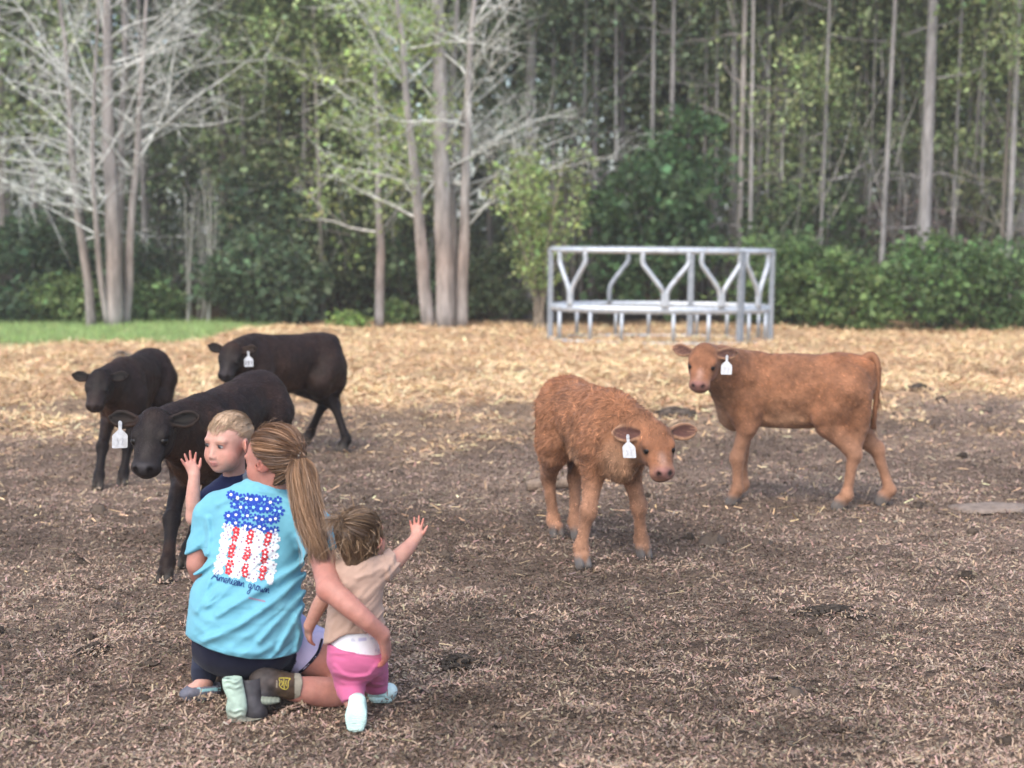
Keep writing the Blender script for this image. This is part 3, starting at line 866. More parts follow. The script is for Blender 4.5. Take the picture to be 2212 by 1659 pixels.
# ------------------------------------------------------------------ ring hay feeder of galvanised pipe
GALV, _nt, _b = new_mat("galvanised_steel")
_n = noise_node(_nt, 14, 5, 0.7); _r = ramp(_nt, _n.outputs['Fac'], [(0.3, (0.36, 0.40, 0.44)), (0.55, (0.49, 0.53, 0.57)), (0.75, (0.60, 0.63, 0.66))])
_n2 = noise_node(_nt, 5, 6, 0.75); _r2 = ramp(_nt, _n2.outputs['Fac'], [(0.56, (1, 1, 1)), (0.72, (.50, .38, .28))])
_nt.links.new(mixc(_nt, _r.outputs[0], _r2.outputs[0], 1.0), _b.inputs['Base Color']); _b.inputs['Roughness'].default_value = 0.42; _b.inputs['Metallic'].default_value = 0.35
GALV_DULL, _nt, _b = new_mat("weathered_galvanised_steel")
_n = noise_node(_nt, 10, 5, 0.7); _r = ramp(_nt, _n.outputs['Fac'], [(0.3, (0.22, 0.25, 0.28)), (0.7, (0.34, 0.37, 0.41))])
_nt.links.new(_r.outputs[0], _b.inputs['Base Color']); _b.inputs['Roughness'].default_value = 0.55; _b.inputs['Metallic'].default_value = 0.3
def build_feeder():
    Rr, c = 1.60, np.array(((1427 - 1106) / FPX * 20.9, 20.9, 0.0))
    root = empty("hay_feeder", c); root.rotation_euler = (0, R(.55), 0)
    tag(root, "round galvanised hay feeder with Y shaped bars standing on the straw", "hay feeder")
    def pol(t, z, r=Rr): t = R(t); return np.array((r * math.sin(t), -r * .5 * math.cos(t), z))
    def ring(name, z, r, n=72):
        M = MB(); P = np.array([pol(360 * i / n, z) for i in range(n + 1)]); M.tube(P, r, 8, cap=False); return M.build(name, GALV, root)
    TOP, MID = 1.30, .47
    ring("top_rail", TOP, .042); ring("bottom_rail", .0, .026)
    M = MB(); n = 72
    for i in range(n):                                   # flat band with rolled edges
        pass
    V, F = [], []
    for i in range(n):
        t = 360 * i / n
        for r_, z in ((Rr - .008, MID - .055), (Rr + .012, MID - .055), (Rr + .022, MID), (Rr + .012, MID + .055), (Rr - .008, MID + .055), (Rr - .016, MID)): V.append(pol(t, z, r_))
    for i in range(n):
        for k in range(6): F.append((i * 6 + k, i * 6 + (k + 1) % 6, ((i + 1) % n) * 6 + (k + 1) % 6, ((i + 1) % n) * 6 + k))
    M.add(V, F); M.build("middle_rail", GALV, root)
    for t in (-87, 41, 76, 161):
        M = MB(); a, b = R(t), 0; rot = np.array([(math.cos(a), math.sin(a), 0), (-math.sin(a), math.cos(a), 0), (0, 0, 1)]).T
        M.box(pol(t, .65, Rr + .02), (.085, .07, 1.33), rot); M.build("post", GALV_DULL, root, smooth=False)
    def arm(t, s_, spread=11.5, mat=GALV):
        M = MB(); P = [pol(t + s_ * .9, MID + .03), pol(t + s_ * .9, MID + .22), pol(t + s_ * 2.5, MID + .33), pol(t + s_ * (spread - 2.5), MID + .56), pol(t + s_ * spread, MID + .66), pol(t + s_ * spread, TOP - .02)]
        M.tube(spline(P, 22), .036, 8); M.build("divider", mat, root)
    for t, sides in ((-57, (-1, 1)), (-1, (-1, 1)), (29, (-1, 1)), (57, (-1, 1)), (207, (-1,))):
        for s_ in sides: arm(t, s_, mat=GALV if abs(t) < 90 else GALV_DULL)
    for i in range(16):
        t = -68 + 22.5 * i + (4 if i % 2 else 0)
        M = MB(); M.tube([pol(t, .03), pol(t, MID - .05)], .027, 8); M.build("leg", GALV, root)
build_feeder()
# ------------------------------------------------------------------ calves
EYE_MAT, _nt, _b = new_mat("wet_dark_eye")
_b.inputs['Base Color'].default_value = (0.006, 0.004, 0.003, 1); _b.inputs['Roughness'].default_value = 0.3; _b.inputs['Specular IOR Level'].default_value = 0.3
COAT = {}
def coat_mat(kind):
    if kind not in COAT:
        COAT[kind] = (vc_mat("coat_" + kind, rough=0.75 if kind == 'red' else 0.5, nscale=22, namt=0.22 if kind == 'red' else 0.3, bump=0.12, bscale=70, spec=0.22 if kind == 'red' else 0.10, sheen=0.1 if kind == 'red' else 0.0),
                      vc_mat("fur_" + kind, rough=0.7 if kind == 'red' else 0.42, nscale=9, namt=0.18, spec=0.25 if kind == 'red' else 0.22))
    return COAT[kind]
TAG_MAT, _nt, _b = new_mat("white_tag_plastic")
_n = noise_node(_nt, 60, 4, 0.6); _r = ramp(_nt, _n.outputs['Fac'], [(0.35, (0.48, 0.48, 0.48)), (0.65, (0.60, 0.61, 0.63))])
_nt.links.new(_r.outputs[0], _b.inputs['Base Color']); _b.inputs['Roughness'].default_value = 0.45
INK_MAT, _nt, _b = new_mat("grey_marker_ink"); _b.inputs['Base Color'].default_value = (0.05, 0.05, 0.055, 1); _b.inputs['Roughness'].default_value = 0.6
FAINT_INK, _nt, _b = new_mat("faded_marker_ink"); _b.inputs['Base Color'].default_value = (0.5, 0.5, 0.53, 1); _b.inputs['Roughness'].default_value = 0.6

PAL = {
    'red': dict(coat=(0.238, 0.106, 0.053), back=(0.30, 0.116, 0.048), leg=(0.30, 0.155, 0.092), belly=(0.32, 0.18, 0.105), face=(0.245, 0.103, 0.050), muz=(0.255, 0.125, 0.080), stripe=(0.34, 0.20, 0.145), nose=(0.22, 0.105, 0.088), hoof=(0.13, 0.12, 0.115), ear=(0.085, 0.036, 0.027), rim=(0.36, 0.20, 0.115)),
    'black': dict(coat=(0.024, 0.0135, 0.0105), back=(0.026, 0.0145, 0.0110), leg=(0.014, 0.0100, 0.0092), belly=(0.050, 0.023, 0.013), face=(0.018, 0.0135, 0.0125), muz=(0.024, 0.020, 0.020), stripe=(0.028, 0.023, 0.022), nose=(0.034, 0.031, 0.033), hoof=(0.06, 0.054, 0.048), ear=(0.005, 0.004, 0.0035), rim=(0.026, 0.016, 0.012)),
}

def calf(label, kind, feet, poll, fdir, fup, hs=1.0, height=0.86, width=1.0, body_len=0.80, lift=0.0, tail='down', fluff=1.0, tag_side=None, tag_text=None, seed=1, h=0.0088, neck_r=1.0, browning=0.0, shift=0.0, heading=None, rump_up=0.0, ear=(.12, .02), es=1.0):
    """feet: world XY of front left, front right, hind left, hind right; poll: crown of the head; fdir: from crown to nose"""
    pal = PAL[kind]; rs = np.random.default_rng(seed)
    FL, FR, HL, HR = [np.array((p[0], p[1], 0.0)) for p in feet]
    fm, hm = (FL + FR) / 2, (HL + HR) / 2
    X = _nrm(fm - hm) if heading is None else _nrm(np.array((heading[0], heading[1], 0.0)))
    Y = np.cross((0, 0, 1.0), X); mid = (fm + hm) / 2 + X * shift
    S = height / 0.86; L = body_len / 0.80
    def P(x, y, z): return mid + X * x * L * S + Y * y * width * S + np.array((0, 0, z * S + lift + rump_up * max(0, .35 - x) * .6))
    hf = frame(fdir, fup)                       # rows f, side, up of the head
    poll = np.asarray(poll, float)
    def H(f, s_, u): return poll + hs * (f * hf[0] + s_ * hf[1] + u * hf[2])
    allp = np.array([FL, FR, HL, HR, P(-.5, 0, .9), P(.5, 0, .9), P(-.5, .25, 0), P(.5, -.25, 0), H(.3, 0, 0), H(0, .25, 0.1), H(0, -.25, 0.1), H(.3, 0, -.15)])
    F = Field(allp.min(0) - 0.1, allp.max(0) + 0.1, h)
    F.lo[2] = max(F.lo[2], -0.02)
    C = pal['coat']
    ws = width * S
    # trunk
    F.loft([P(-.40, 0, .675), P(-.30, 0, .675), P(-.14, 0, .668), P(.04, 0, .655), P(.20, 0, .648), P(.33, 0, .650), P(.41, 0, .625)], Y,
           np.array([.100, .14, .152, .158, .148, .118, .080]) * ws, np.array([.126, .160, .176, .194, .205, .186, .125]) * S, 0.03, lambda p: _leg_col(p, .66 * S + lift, C, (np.array(C) + np.array(pal['belly'])) / 2))
    F.ell(P(-.33, 0, .775), np.array((.14, .10, .06)) * S, 0.06, pal['back'], rot=[X, Y, (0, 0, 1)])          # hip bones and loin
    F.ell(P(.28, 0, .77), np.array((.15, .065, .065)) * S, 0.07, pal['back'], rot=[X, Y, (0, 0, 1)])          # withers
    for q in (-1, 1):
        F.ell(P(-.31, q * .11, .60), np.array((.14, .075, .19)) * S, 0.05, C, rot=[X, Y, (0, 0, 1)])          # thigh
        F.ell(P(.31, q * .115, .60), np.array((.10, .055, .18)) * S, 0.05, C, rot=[X, Y, (0, 0, 1)])          # shoulder blade
    F.ell(P(.39, 0, .52), np.array((.09, .075, .11)) * S, 0.06, pal['belly'], rot=[X, Y, (0, 0, 1)])          # brisket
    F.ell(P(-.10, 0, .475), np.array((.075, .014, .045)) * S, 0.04, pal['belly'], rot=[X, Y, (0, 0, 1)])
    F.ell(P(.06, 0, .485), np.array((.20, .10, .05)) * S, 0.06, pal['belly'], rot=[X, Y, (0, 0, 1)])
    # neck, throat and dewlap
    n0, n1 = P(.30, 0, .69), H(.045, 0, -.075)
    nm = n0 * .45 + n1 * .55 + np.array((0, 0, .015))
    F.loft([n0, nm, n1], Y * .6 + hf[1] * .4, np.array([.105, .085, .072]) * S * neck_r, np.array([.17, .125, .09]) * S * neck_r, 0.05, C)
    F.limb([P(.40, 0, .56), (P(.42, 0, .60) + H(.10, 0, -.13)) / 2, H(.10, 0, -.12)], np.array([.07, .05, .04]) * S, 0.06, pal['belly'])
    # legs
    lg = pal['leg']
    for q, ft in ((1, FL), (-1, FR)):
        el = P(.29, q * .105, .47); kn = el * .42 + ft * .58 + np.array((0, 0, .045 * S)) + X * .016 * S
        kn[2] = .275 * S + lift * .5
        fe = ft * .93 + kn * .07 + np.array((0, 0, .075 * S)) - X * .012
        pa = ft + np.array((0, 0, .045 * S)) + X * .010
        F.limb([P(.31, q * .10, .60), el, el * .5 + kn * .5 + X * .006, kn], np.array([.088, .064, .044, .038]) * S, 0.03, lambda p, z0=.52 * S: _leg_col(p, z0, C, lg))
        F.limb([kn, kn * .55 + fe * .45, fe], np.array([.039, .030, .033]) * S, 0.014, lg)
        F.ell(kn + X * .008 * S, np.array((.037, .036, .052)) * S, 0.025, lg, rot=[X, Y, (0, 0, 1)])
        _foot(F, fe, pa, ft, X, Y, S, pal, q)
    for q, ft in ((1, HL), (-1, HR)):
        hip = P(-.30, q * .10, .62); stf = P(-.20, q * .120, .49)
        hock = P(-.40, q * .105, .33) * .45 + (ft + np.array((0, 0, .33 * S)) - X * .040 * S) * .55
        hock[2] = .315 * S + lift * .5
        fe = ft + np.array((0, 0, .085 * S)) - X * .028 * S
        pa = ft + np.array((0, 0, .045 * S)) - X * .004
        F.limb([hip, stf, stf * .45 + hock * .55, hock], np.array([.120, .088, .055, .038]) * S, 0.035, lambda p, z0=.50 * S: _leg_col(p, z0, C, lg))
        F.limb([P(-.38, q * .09, .60), P(-.40, q * .095, .46), hock], np.array([.080, .055, .032]) * S, 0.03, lambda p, z0=.50 * S: _leg_col(p, z0, C, lg))
        F.limb([hock, hock * .5 + fe * .5, fe], np.array([.037, .029, .032]) * S, 0.014, lg)
        F.ell(hock - X * .016 * S, np.array((.03, .03, .05)) * S, 0.02, lg, rot=[X, Y, (0, 0, 1)])
        _foot(F, fe, pa, ft, X, Y, S, pal, q)
    # head
    fc = pal['face']
    a3 = hf
    F.ell(H(.070, 0, -.058), np.array((.088, .080, .066)) * hs, 0.03, fc, rot=a3)
    F.ell(H(.010, 0, -.035), np.array((.040, .052, .040)) * hs, 0.04, fc, rot=a3)
    F.loft([H(.07, 0, -.060), H(.15, 0, -.062), H(.225, 0, -.062)], hf[1], np.array([.076, .066, .056]) * hs, np.array([.060, .054, .044]) * hs, 0.02, fc)
    F.limb([H(.06, 0, -.115), H(.14, 0, -.114), H(.215, 0, -.098)], np.array([.050, .044, .030]) * hs, 0.03, fc)
    for q in (-1, 1):
        F.ell(H(.090, q * .044, -.088), np.array((.07, .036, .055)) * hs, 0.03, fc, rot=a3)
        F.ell(H(.098, q * .062, -.026), np.array((.034, .018, .018)) * hs, 0.022, fc, rot=a3)         # brow
    F.ell(H(.236, 0, -.066), np.array((.036, .061, .046)) * hs, 0.018, pal['muz'], rot=a3)
    F.ell(H(.232, 0, -.102), np.array((.032, .046, .020)) * hs, 0.012, tuple(np.array(pal['muz']) * .7), rot=a3)   # lower lip
    F.ell(H(.254, 0, -.044), np.array((.024, .047, .032)) * hs, 0.010, pal['nose'], rot=a3)          # nose pad
    F.ell(H(.256, 0, -.090), np.array((.024, .050, .005)) * hs, 0.010, tuple(np.array(pal['nose']) * .2), rot=a3, op='c')
    F.ell(H(.195, 0, -.006), np.array((.036, .018, .02)) * hs, 0.03, pal['stripe'], rot=a3, op='c')
    for q in (-1, 1):
        F.ell(H(.270, q * .031, -.030), np.array((.014, .013, .012)) * hs, 0.005, tuple(np.array(pal['nose']) * .05), rot=a3, op='-')
        F.ell(H(.270, q * .031, -.032), np.array((.020, .013, .015)) * hs, 0.006, tuple(np.array(pal['nose']) * .05), rot=a3, op='c')
        F.ell(H(.126, q * .070, -.034), np.array((.030, .024, .020)) * hs, 0.014, tuple(np.array(fc) * .38), rot=a3, op='c')
    # ears
    for q in (-1, 1):
        e = _nrm(hf[1] * q * 1.0 - hf[0] * ear[0] + hf[2] * ear[1]); t = _nrm(hf[2] * .9 + hf[0] * .25); t = _nrm(t - e * (t @ e)); w = np.cross(e, t)
        r0 = H(.024, q * .058, -.045); hs_, hs = hs, hs * es
        pts = [r0, r0 + e * .040 * hs, r0 + e * .080 * hs - t * .004, r0 + e * .122 * hs, r0 + e * .152 * hs]
        F.loft(pts, w, np.array([.022, .036, .048, .042, .016]) * hs, np.array([.022, .020, .018, .014, .009]) * hs, 0.012, pal['rim'])
        F.loft([r0 + e * .036 * hs + t * .024 * hs, r0 + e * .085 * hs + t * .020 * hs, r0 + e * .138 * hs + t * .013 * hs], w, np.array([.016, .039, .023]) * hs, np.array([.022, .024, .014]) * hs, 0.005, pal['ear'], op='-')
        hs = hs_
    def relief(p):
        a = (p - mid) @ X / (L * S); z = (p[:, 2] - lift) / S
        rib = .0028 * np.sin(a * 2 * math.pi / .058 + 3 * z) * np.exp(-((a - .05) / .15) ** 2) * np.exp(-((z - .64) / .10) ** 2)
        flank = .014 * np.exp(-((a + .17) / .06) ** 2 - ((z - .60) / .07) ** 2) + .010 * np.exp(-((a - .20) / .035) ** 2 - ((z - .58) / .12) ** 2)
        return rib + flank
    F.add_disp(relief, .04)
    F.add_disp(lambda p: -(.0035 * fluff * fbm(p * np.array((1, 1, .7)), 34, 2) + .006 * fbm(p + 4, 8, 2)) * np.clip((p[:, 2] / S - .35) / .1, .15, 1) * np.clip((((p - poll) ** 2).sum(1) ** .5 - .2) / .1, .1, 1), .03)
    V, Q, Cc = F.mesh(1)
    # light coat variation that belongs to the animal
    nz = fbm(V * 1.0 + seed, 9.0, 3)[:, None]
    Cc = Cc * (1 + .22 * nz) * (1 + .16 * fbm(V * np.array((1, 1, .6)) + 8 + seed, 32, 2)[:, None])
    if browning:
        b = np.clip(fbm(V + 3.1 * seed, 5.0, 2) + .1, 0, 1)[:, None] * browning
        Cc = Cc * (1 - b) + np.array((0.050, 0.024, 0.014)) * b
    mud = np.clip((.10 * S - V[:, 2]) / (.09 * S), 0, 1)[:, None] * np.clip(.5 + fbm(V + 6, 30, 2), 0, 1)[:, None] * .45
    Cc = Cc * (1 - mud) + np.array((.13, .098, .075)) * mud
    base = np.array((mid[0], mid[1], 0.0))
    root = empty("calf", base)
    tag(root, label, "calf", "calves in the yard")
    body = link("body", mesh_np("calf_body", V - base, Q, Cc), coat_mat(kind)[0], root)
    # eyes
    for q in (-1, 1):
        Fe = MB(); c = H(.126, q * .0595, -.035); lat = []
        for i in range(9):
            for j in range(12):
                a, b = math.pi * i / 8, 2 * math.pi * j / 12
                lat.append(c + (.0195) * hs * np.array((math.sin(a) * math.cos(b), math.sin(a) * math.sin(b), math.cos(a))) - base)
        Fe.add(lat, [(i * 12 + j, i * 12 + (j + 1) % 12, (i + 1) * 12 + (j + 1) % 12, (i + 1) * 12 + j) for i in range(8) for j in range(12)])
        Fe.build("eye", EYE_MAT, root)
    # fur
    Nn = normals_of(V, Q)
    ar = np.linalg.norm(np.cross(V[Q[:, 2]] - V[Q[:, 0]], V[Q[:, 3]] - V[Q[:, 1]]), axis=1)
    nfur = 24000
    hd = ((V[Q[:, 0]] - poll) ** 2).sum(1)
    fi = rs.choice(len(Q), nfur, p=ar / ar.sum()); w = rs.dirichlet((1, 1, 1, 1), nfur)
    pts = (V[Q[fi]] * w[:, :, None]).sum(1); nn = Nn[Q[fi, 0]]; cc = Cc[Q[fi, 0]]
    rel = (pts - poll) @ hf.T / hs
    onhead = (rel[:, 0] > -.03) & (rel[:, 0] < .33) & (np.abs(rel[:, 1]) < .24) & (rel[:, 2] > -.15)
    bald = (onhead & (rel[:, 0] > .215)) | (pts[:, 2] < .055 * S) | (onhead & (np.abs(rel[:, 1]) > .088) & (np.abs(rel[:, 0] - .02) < .07) & (rel[:, 2] > -.09))
    eyeb = onhead & (np.abs(rel[:, 0] - .126) < .03) & (np.abs(np.abs(rel[:, 1]) - .07) < .025)
    keep = ~bald & ~eyeb
    pts, nn, cc, onhead, rel = pts[keep], nn[keep], cc[keep], onhead[keep], rel[keep]
    flow = -X[None] * .8 + np.array((0, 0, -.7))[None] + np.zeros_like(pts)
    flow[onhead] = hf[0] * .9 + hf[2] * .1
    flow = flow + .9 * np.stack([fbm(pts + 5, 26, 2), fbm(pts + 15, 26, 2), fbm(pts + 25, 26, 2)], 1) + rs.normal(0, .25, pts.shape)
    flow = flow - nn * (flow * nn).sum(1)[:, None]; flow /= np.linalg.norm(flow, axis=1)[:, None] + 1e-6
    trunk = np.clip((pts[:, 2] / S - .38) / .12, 0, 1)
    ln = (.008 + .014 * trunk) * fluff * rs.uniform(.6, 1.3, len(pts)); ln[onhead] = .010 * (1 + .3 * (fluff - 1)) * rs.uniform(.6, 1.2, onhead.sum())
    crown = onhead & (rel[:, 0] < .06); ln[crown] *= 1.5
    wd = np.cross(nn, flow) * (rs.uniform(.0011, .0020, len(pts)))[:, None]
    lift_ = rs.uniform(.25, .55, len(pts))[:, None]
    mid_ = pts + (flow * .6 + nn * lift_ * .55) * ln[:, None] * .6
    tip = pts + (flow + nn * lift_ * .45) * ln[:, None]
    p0 = pts - nn * .001
    FV = np.stack([p0 - wd, p0 + wd, mid_ + wd * .7, mid_ - wd * .7, tip], 1).reshape(-1, 3)
    b5 = np.arange(len(pts))[:, None] * 5
    FQ = b5 + np.array([[0, 1, 2, 3]]); FT = b5 + np.array([[3, 2, 4]])
    var = np.exp(rs.normal(.05, .30, len(pts)))[:, None] * (1 + .35 * fbm(pts + 2, 30, 2)[:, None])
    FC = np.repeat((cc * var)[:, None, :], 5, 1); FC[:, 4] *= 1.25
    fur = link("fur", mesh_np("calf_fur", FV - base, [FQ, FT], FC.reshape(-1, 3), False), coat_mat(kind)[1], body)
    # tail
    T = MB(); tc = np.array(pal['coat'])
    if tail == 'down': tp = [P(-.43, 0, .79), P(-.475, 0, .77), P(-.49, .005, .66), P(-.485, .01, .50), P(-.48, .01, .36)]
    else: tp = [P(-.42, 0, .80), P(-.47, 0, .83), P(-.508, .01, .77), P(-.508, .02, .62), P(-.49, .03, .42)]
    sp = spline(tp, 16); T.tube(sp - base, np.interp(np.linspace(0, 1, 16), [0, .15, .6, 1], [.034, .026, .019, .012]) * S, 8, tc)
    for i in range(260):
        t = rs.uniform(.1, 1); j = min(int(t * 15), 14); p = sp[j] + rs.normal(0, .009, 3) * S - base
        l_ = rs.uniform(.03, .06) if t < .6 else rs.uniform(.05, .11)
        d = np.array((0, 0, -1)) + rs.normal(0, .16, 3)
        T.tube([p, p + d * l_ * .5 * S, p + d * l_ * S + rs.normal(0, .006, 3)], [.0022, .0016, .0005], 3, tc * rs.uniform(.7, 1.3), cap=False)
    T.build("tail", coat_mat(kind)[1], root)
    # ear tag
    if tag_side is not None:
        q = tag_side
        e = _nrm(hf[1] * q - hf[0] * .12); t = _nrm(hf[2] * .85 + hf[0] * .35)
        a = H(.042, q * (.060 + .085 * es), -.032) + t * .014 * hs
        nv = np.array((a[0], a[1], 0)) * -1; nv = _nrm(nv + np.array((rs.uniform(-.35, .35), 0, 0))); sd = np.cross((0, 0, 1.0), nv); up = _nrm(np.array((rs.uniform(-.12, .12), 0, 1.0)))
        prof = [(-.009, .0), (-.007, -.028), (-.030, -.050), (-.034, -.058), (-.034, -.108), (-.030, -.112), (.030, -.112), (.034, -.108), (.034, -.058), (.030, -.050), (.007, -.028), (.009, .0), (.005, .006), (-.005, .006)]
        M = MB(); n_ = len(prof); k_ = 0.92 * hs
        Vt = [a + sd * x * k_ + up * y * k_ + nv * (.004 - y * .10) - base for x, y in prof] + [a + sd * x * k_ + up * y * k_ + nv * (.0065 - y * .10) - base for x, y in prof]
        M.add(Vt, [tuple(range(n_ - 1, -1, -1)), tuple(range(n_, 2 * n_))] + [(i, (i + 1) % n_, n_ + (i + 1) % n_, n_ + i) for i in range(n_)])
        M.tube([a - nv * .02 - base, a + nv * .012 - base], .0075 * hs, 10)
        tg = M.build("ear_tag", TAG_MAT, root, smooth=False)
        G = MB()
        glyph = {'2': [(-.5, .6), (-.2, 1), (.3, .95), (.45, .55), (-.5, -.9), (.5, -.9)], '1': [(-.25, .6), (.1, 1), (.1, -.9)], '5': [(.45, .9), (-.4, .9), (-.4, .1), (.2, .2), (.45, -.3), (.1, -.85), (-.45, -.7)], '7': [(-.45, .9), (.45, .9), (-.1, -.9)]}
        txt = tag_text or '52'
        for i, ch in enumerate(txt):
            cx = (i - (len(txt) - 1) / 2) * .021
            pl = [a + sd * (cx + gx * .0072) * k_ + up * (-.082 + gy * .016) * k_ + nv * (.0078 + (.082 - gy * .016) * .10) - base for gx, gy in glyph[ch]]
            G.tube(pl, 0.0027 if tag_text else .0013, 5)
        G.build("tag_number", INK_MAT if tag_text else FAINT_INK, tg, smooth=False)
    return root

def _leg_col(p, z0, a, b):
    t = np.clip((p[..., 2:3] - z0 + .16) / .2, 0, 1)
    return np.asarray(a, np.float32) * t + np.asarray(b, np.float32) * (1 - t)

def _foot(F, fe, pa, ft, X, Y, S, pal, q):
    lg = pal['leg']
    F.limb([fe, pa + np.array((0, 0, .012 * S)), pa], np.array([.033, .031, .034]) * S, 0.014, lg)
    F.ell(fe, np.array((.036, .035, .038)) * S, 0.02, lg, rot=[X, Y, (0, 0, 1)])
    for c in (-1, 1):
        o = ft + Y * c * .020 * S
        F.loft([o + np.array((0, 0, .050 * S)) + X * .005, o + np.array((0, 0, .024 * S)) + X * .018 * S, o + np.array((0, 0, .006 * S)) + X * .030 * S], Y, np.array([.017, .0185, .018]) * S, np.array([.032, .036, .034]) * S, 0.006, pal['hoof'])
    F.ell(ft + np.array((0, 0, .062 * S)) + X * .004, np.array((.038, .038, .022)) * S, 0.012, tuple(np.minimum(np.array(lg) * 1.15, .9)), rot=[X, Y, (0, 0, 1)])
def gxy(u, v): return onground(u, v)[:2]

calf("shaggy red calf head on to the camera, white tag in its ear", 'red',
     feet=[gxy(1388, 1205), gxy(1256, 1224), gxy(1246, 1163), gxy(1200, 1160)],
     poll=at(1417, 918, 6.62), fdir=(0.12, -0.70, -0.72), fup=(0.08, -0.62, 0.78), width=.92, hs=0.96, height=0.83, rump_up=.07, fluff=1.55, tag_side=-1, seed=11, neck_r=1.0, h=.0072)
calf("red calf standing side on before the feeder, head turned to the camera", 'red',
     feet=[gxy(1587, 1092), gxy(1600, 1080), gxy(1817, 1102), gxy(1910, 1090)],
     poll=at(1522, 748, 8.0), fdir=(-0.22, -0.62, -0.72), fup=(-0.15, -0.66, 0.72), hs=.96, height=0.885, fluff=.8, tag_side=1, seed=23, tail='high', body_len=0.70, rump_up=.06, shift=.04, ear=(.18,.08), es=.9)
calf("black calf close behind the boy, facing the camera, white tag in its ear", 'black',
     feet=[gxy(405, 1225), gxy(360, 1258), gxy(640, 1120), gxy(585, 1135)],
     poll=at(330, 888, 6.28), fdir=(-0.04, -0.66, -0.76), fup=(-0.05, -0.62, 0.78), hs=1.06, height=0.80, fluff=.9, tag_side=-1, seed=31, browning=.5, h=.0072, rump_up=.20, shift=.04, body_len=.92, ear=(.10,.12), es=.88)
calf("small black calf without a tag, standing at the far left", 'black',
     feet=[gxy(266, 1050), gxy(213, 1057), gxy(378, 990), gxy(330, 1000)],
     poll=at(214, 802, 8.62), fdir=(-0.02, -0.68, -0.74), fup=(-0.02, -0.62, 0.78), width=.92, hs=.92, height=0.775, fluff=0.8, tag_side=None, seed=43, browning=.35, rump_up=.10, ear=(.15,.1), es=.86)
calf("black calf standing rear at back, ear tag numbered 221", 'black',
     feet=[gxy(520, 985), gxy(545, 1000), gxy(664, 960), gxy(742, 976)],
     poll=at(500, 744, 9.55), fdir=(-0.12, -0.64, -0.74), fup=(-0.05, -0.64, 0.77), hs=.92, height=0.87, fluff=0.8, tag_side=1, tag_text='221', seed=57, browning=.5, ear=(.2,.1), es=.86)
# ------------------------------------------------------------------ people: shared builders
SKIN_MAT = vc_mat("skin", rough=0.52, nscale=45, namt=0.11, spec=0.35, sss=0.25)
CLOTH_MAT = vc_mat("soft_cotton", rough=0.9, nscale=30, namt=0.05, bump=0.15, bscale=500, spec=0.1, sheen=0.1)
RUBBER_MAT = vc_mat("moulded_rubber", rough=0.6, nscale=35, namt=0.15, bump=0.2, bscale=160, spec=0.3)
HAIR_MAT = vc_mat("hair", rough=0.42, nscale=25, namt=0.12, spec=0.45)
PRINT_MAT = vc_mat("screen_print", rough=0.85, nscale=90, namt=0.06, spec=0.1)
EYEBALL_MAT = vc_mat("eyeball", rough=0.15, nscale=5, namt=0.0, spec=0.5)

DO = 0.12
def pt(u, v, D):
    return at(u, v, D - DO)

def seg_dist(u, v, line):
    d = None
    for (x0, y0), (x1, y1) in zip(line[:-1], line[1:]):
        dx, dy = x1 - x0, y1 - y0; L = dx * dx + dy * dy + 1e-9
        t = np.clip(((u - x0) * dx + (v - y0) * dy) / L, 0, 1)
        e = np.hypot(u - x0 - t * dx, v - y0 - t * dy)
        e = e + 6 * np.clip(np.abs(t - .5) * 2 - .8, 0, 1) if len(line) == 2 else e
        d = e if d is None else np.minimum(d, e)
    return d

def folds(lines):
    """cloth folds that run along lines of the garment: (points, height m, half width)"""
    def fn(P):
        u, v = uv_of(P); r = np.zeros(len(P))
        for ln, a, w in lines:
            d = seg_dist(u, v, ln); r -= a * (np.exp(-(d / w) ** 2) - .35 * np.exp(-(d / (w * 2.4)) ** 2))
        return r
    return fn

def drape(ang, f_across, f_along, amp):
    """soft wrinkles that run along one slanting direction of the cloth"""
    c_, s_ = math.cos(ang), math.sin(ang)
    def fn(P):
        a = P[:, 0] * c_ + P[:, 2] * s_; b = -P[:, 0] * s_ + P[:, 2] * c_
        Q = np.stack([a * f_along, b * f_across, P[:, 1] * f_along], 1)
        n = vnoise(Q, 1.0) + .45 * vnoise(Q + 7.7, 2.1)
        m = np.clip(.55 + .8 * vnoise(P + 2.2, 6.0), 0, 1)
        return amp * (np.abs(n) * 1.6 - .5) * m
    return fn

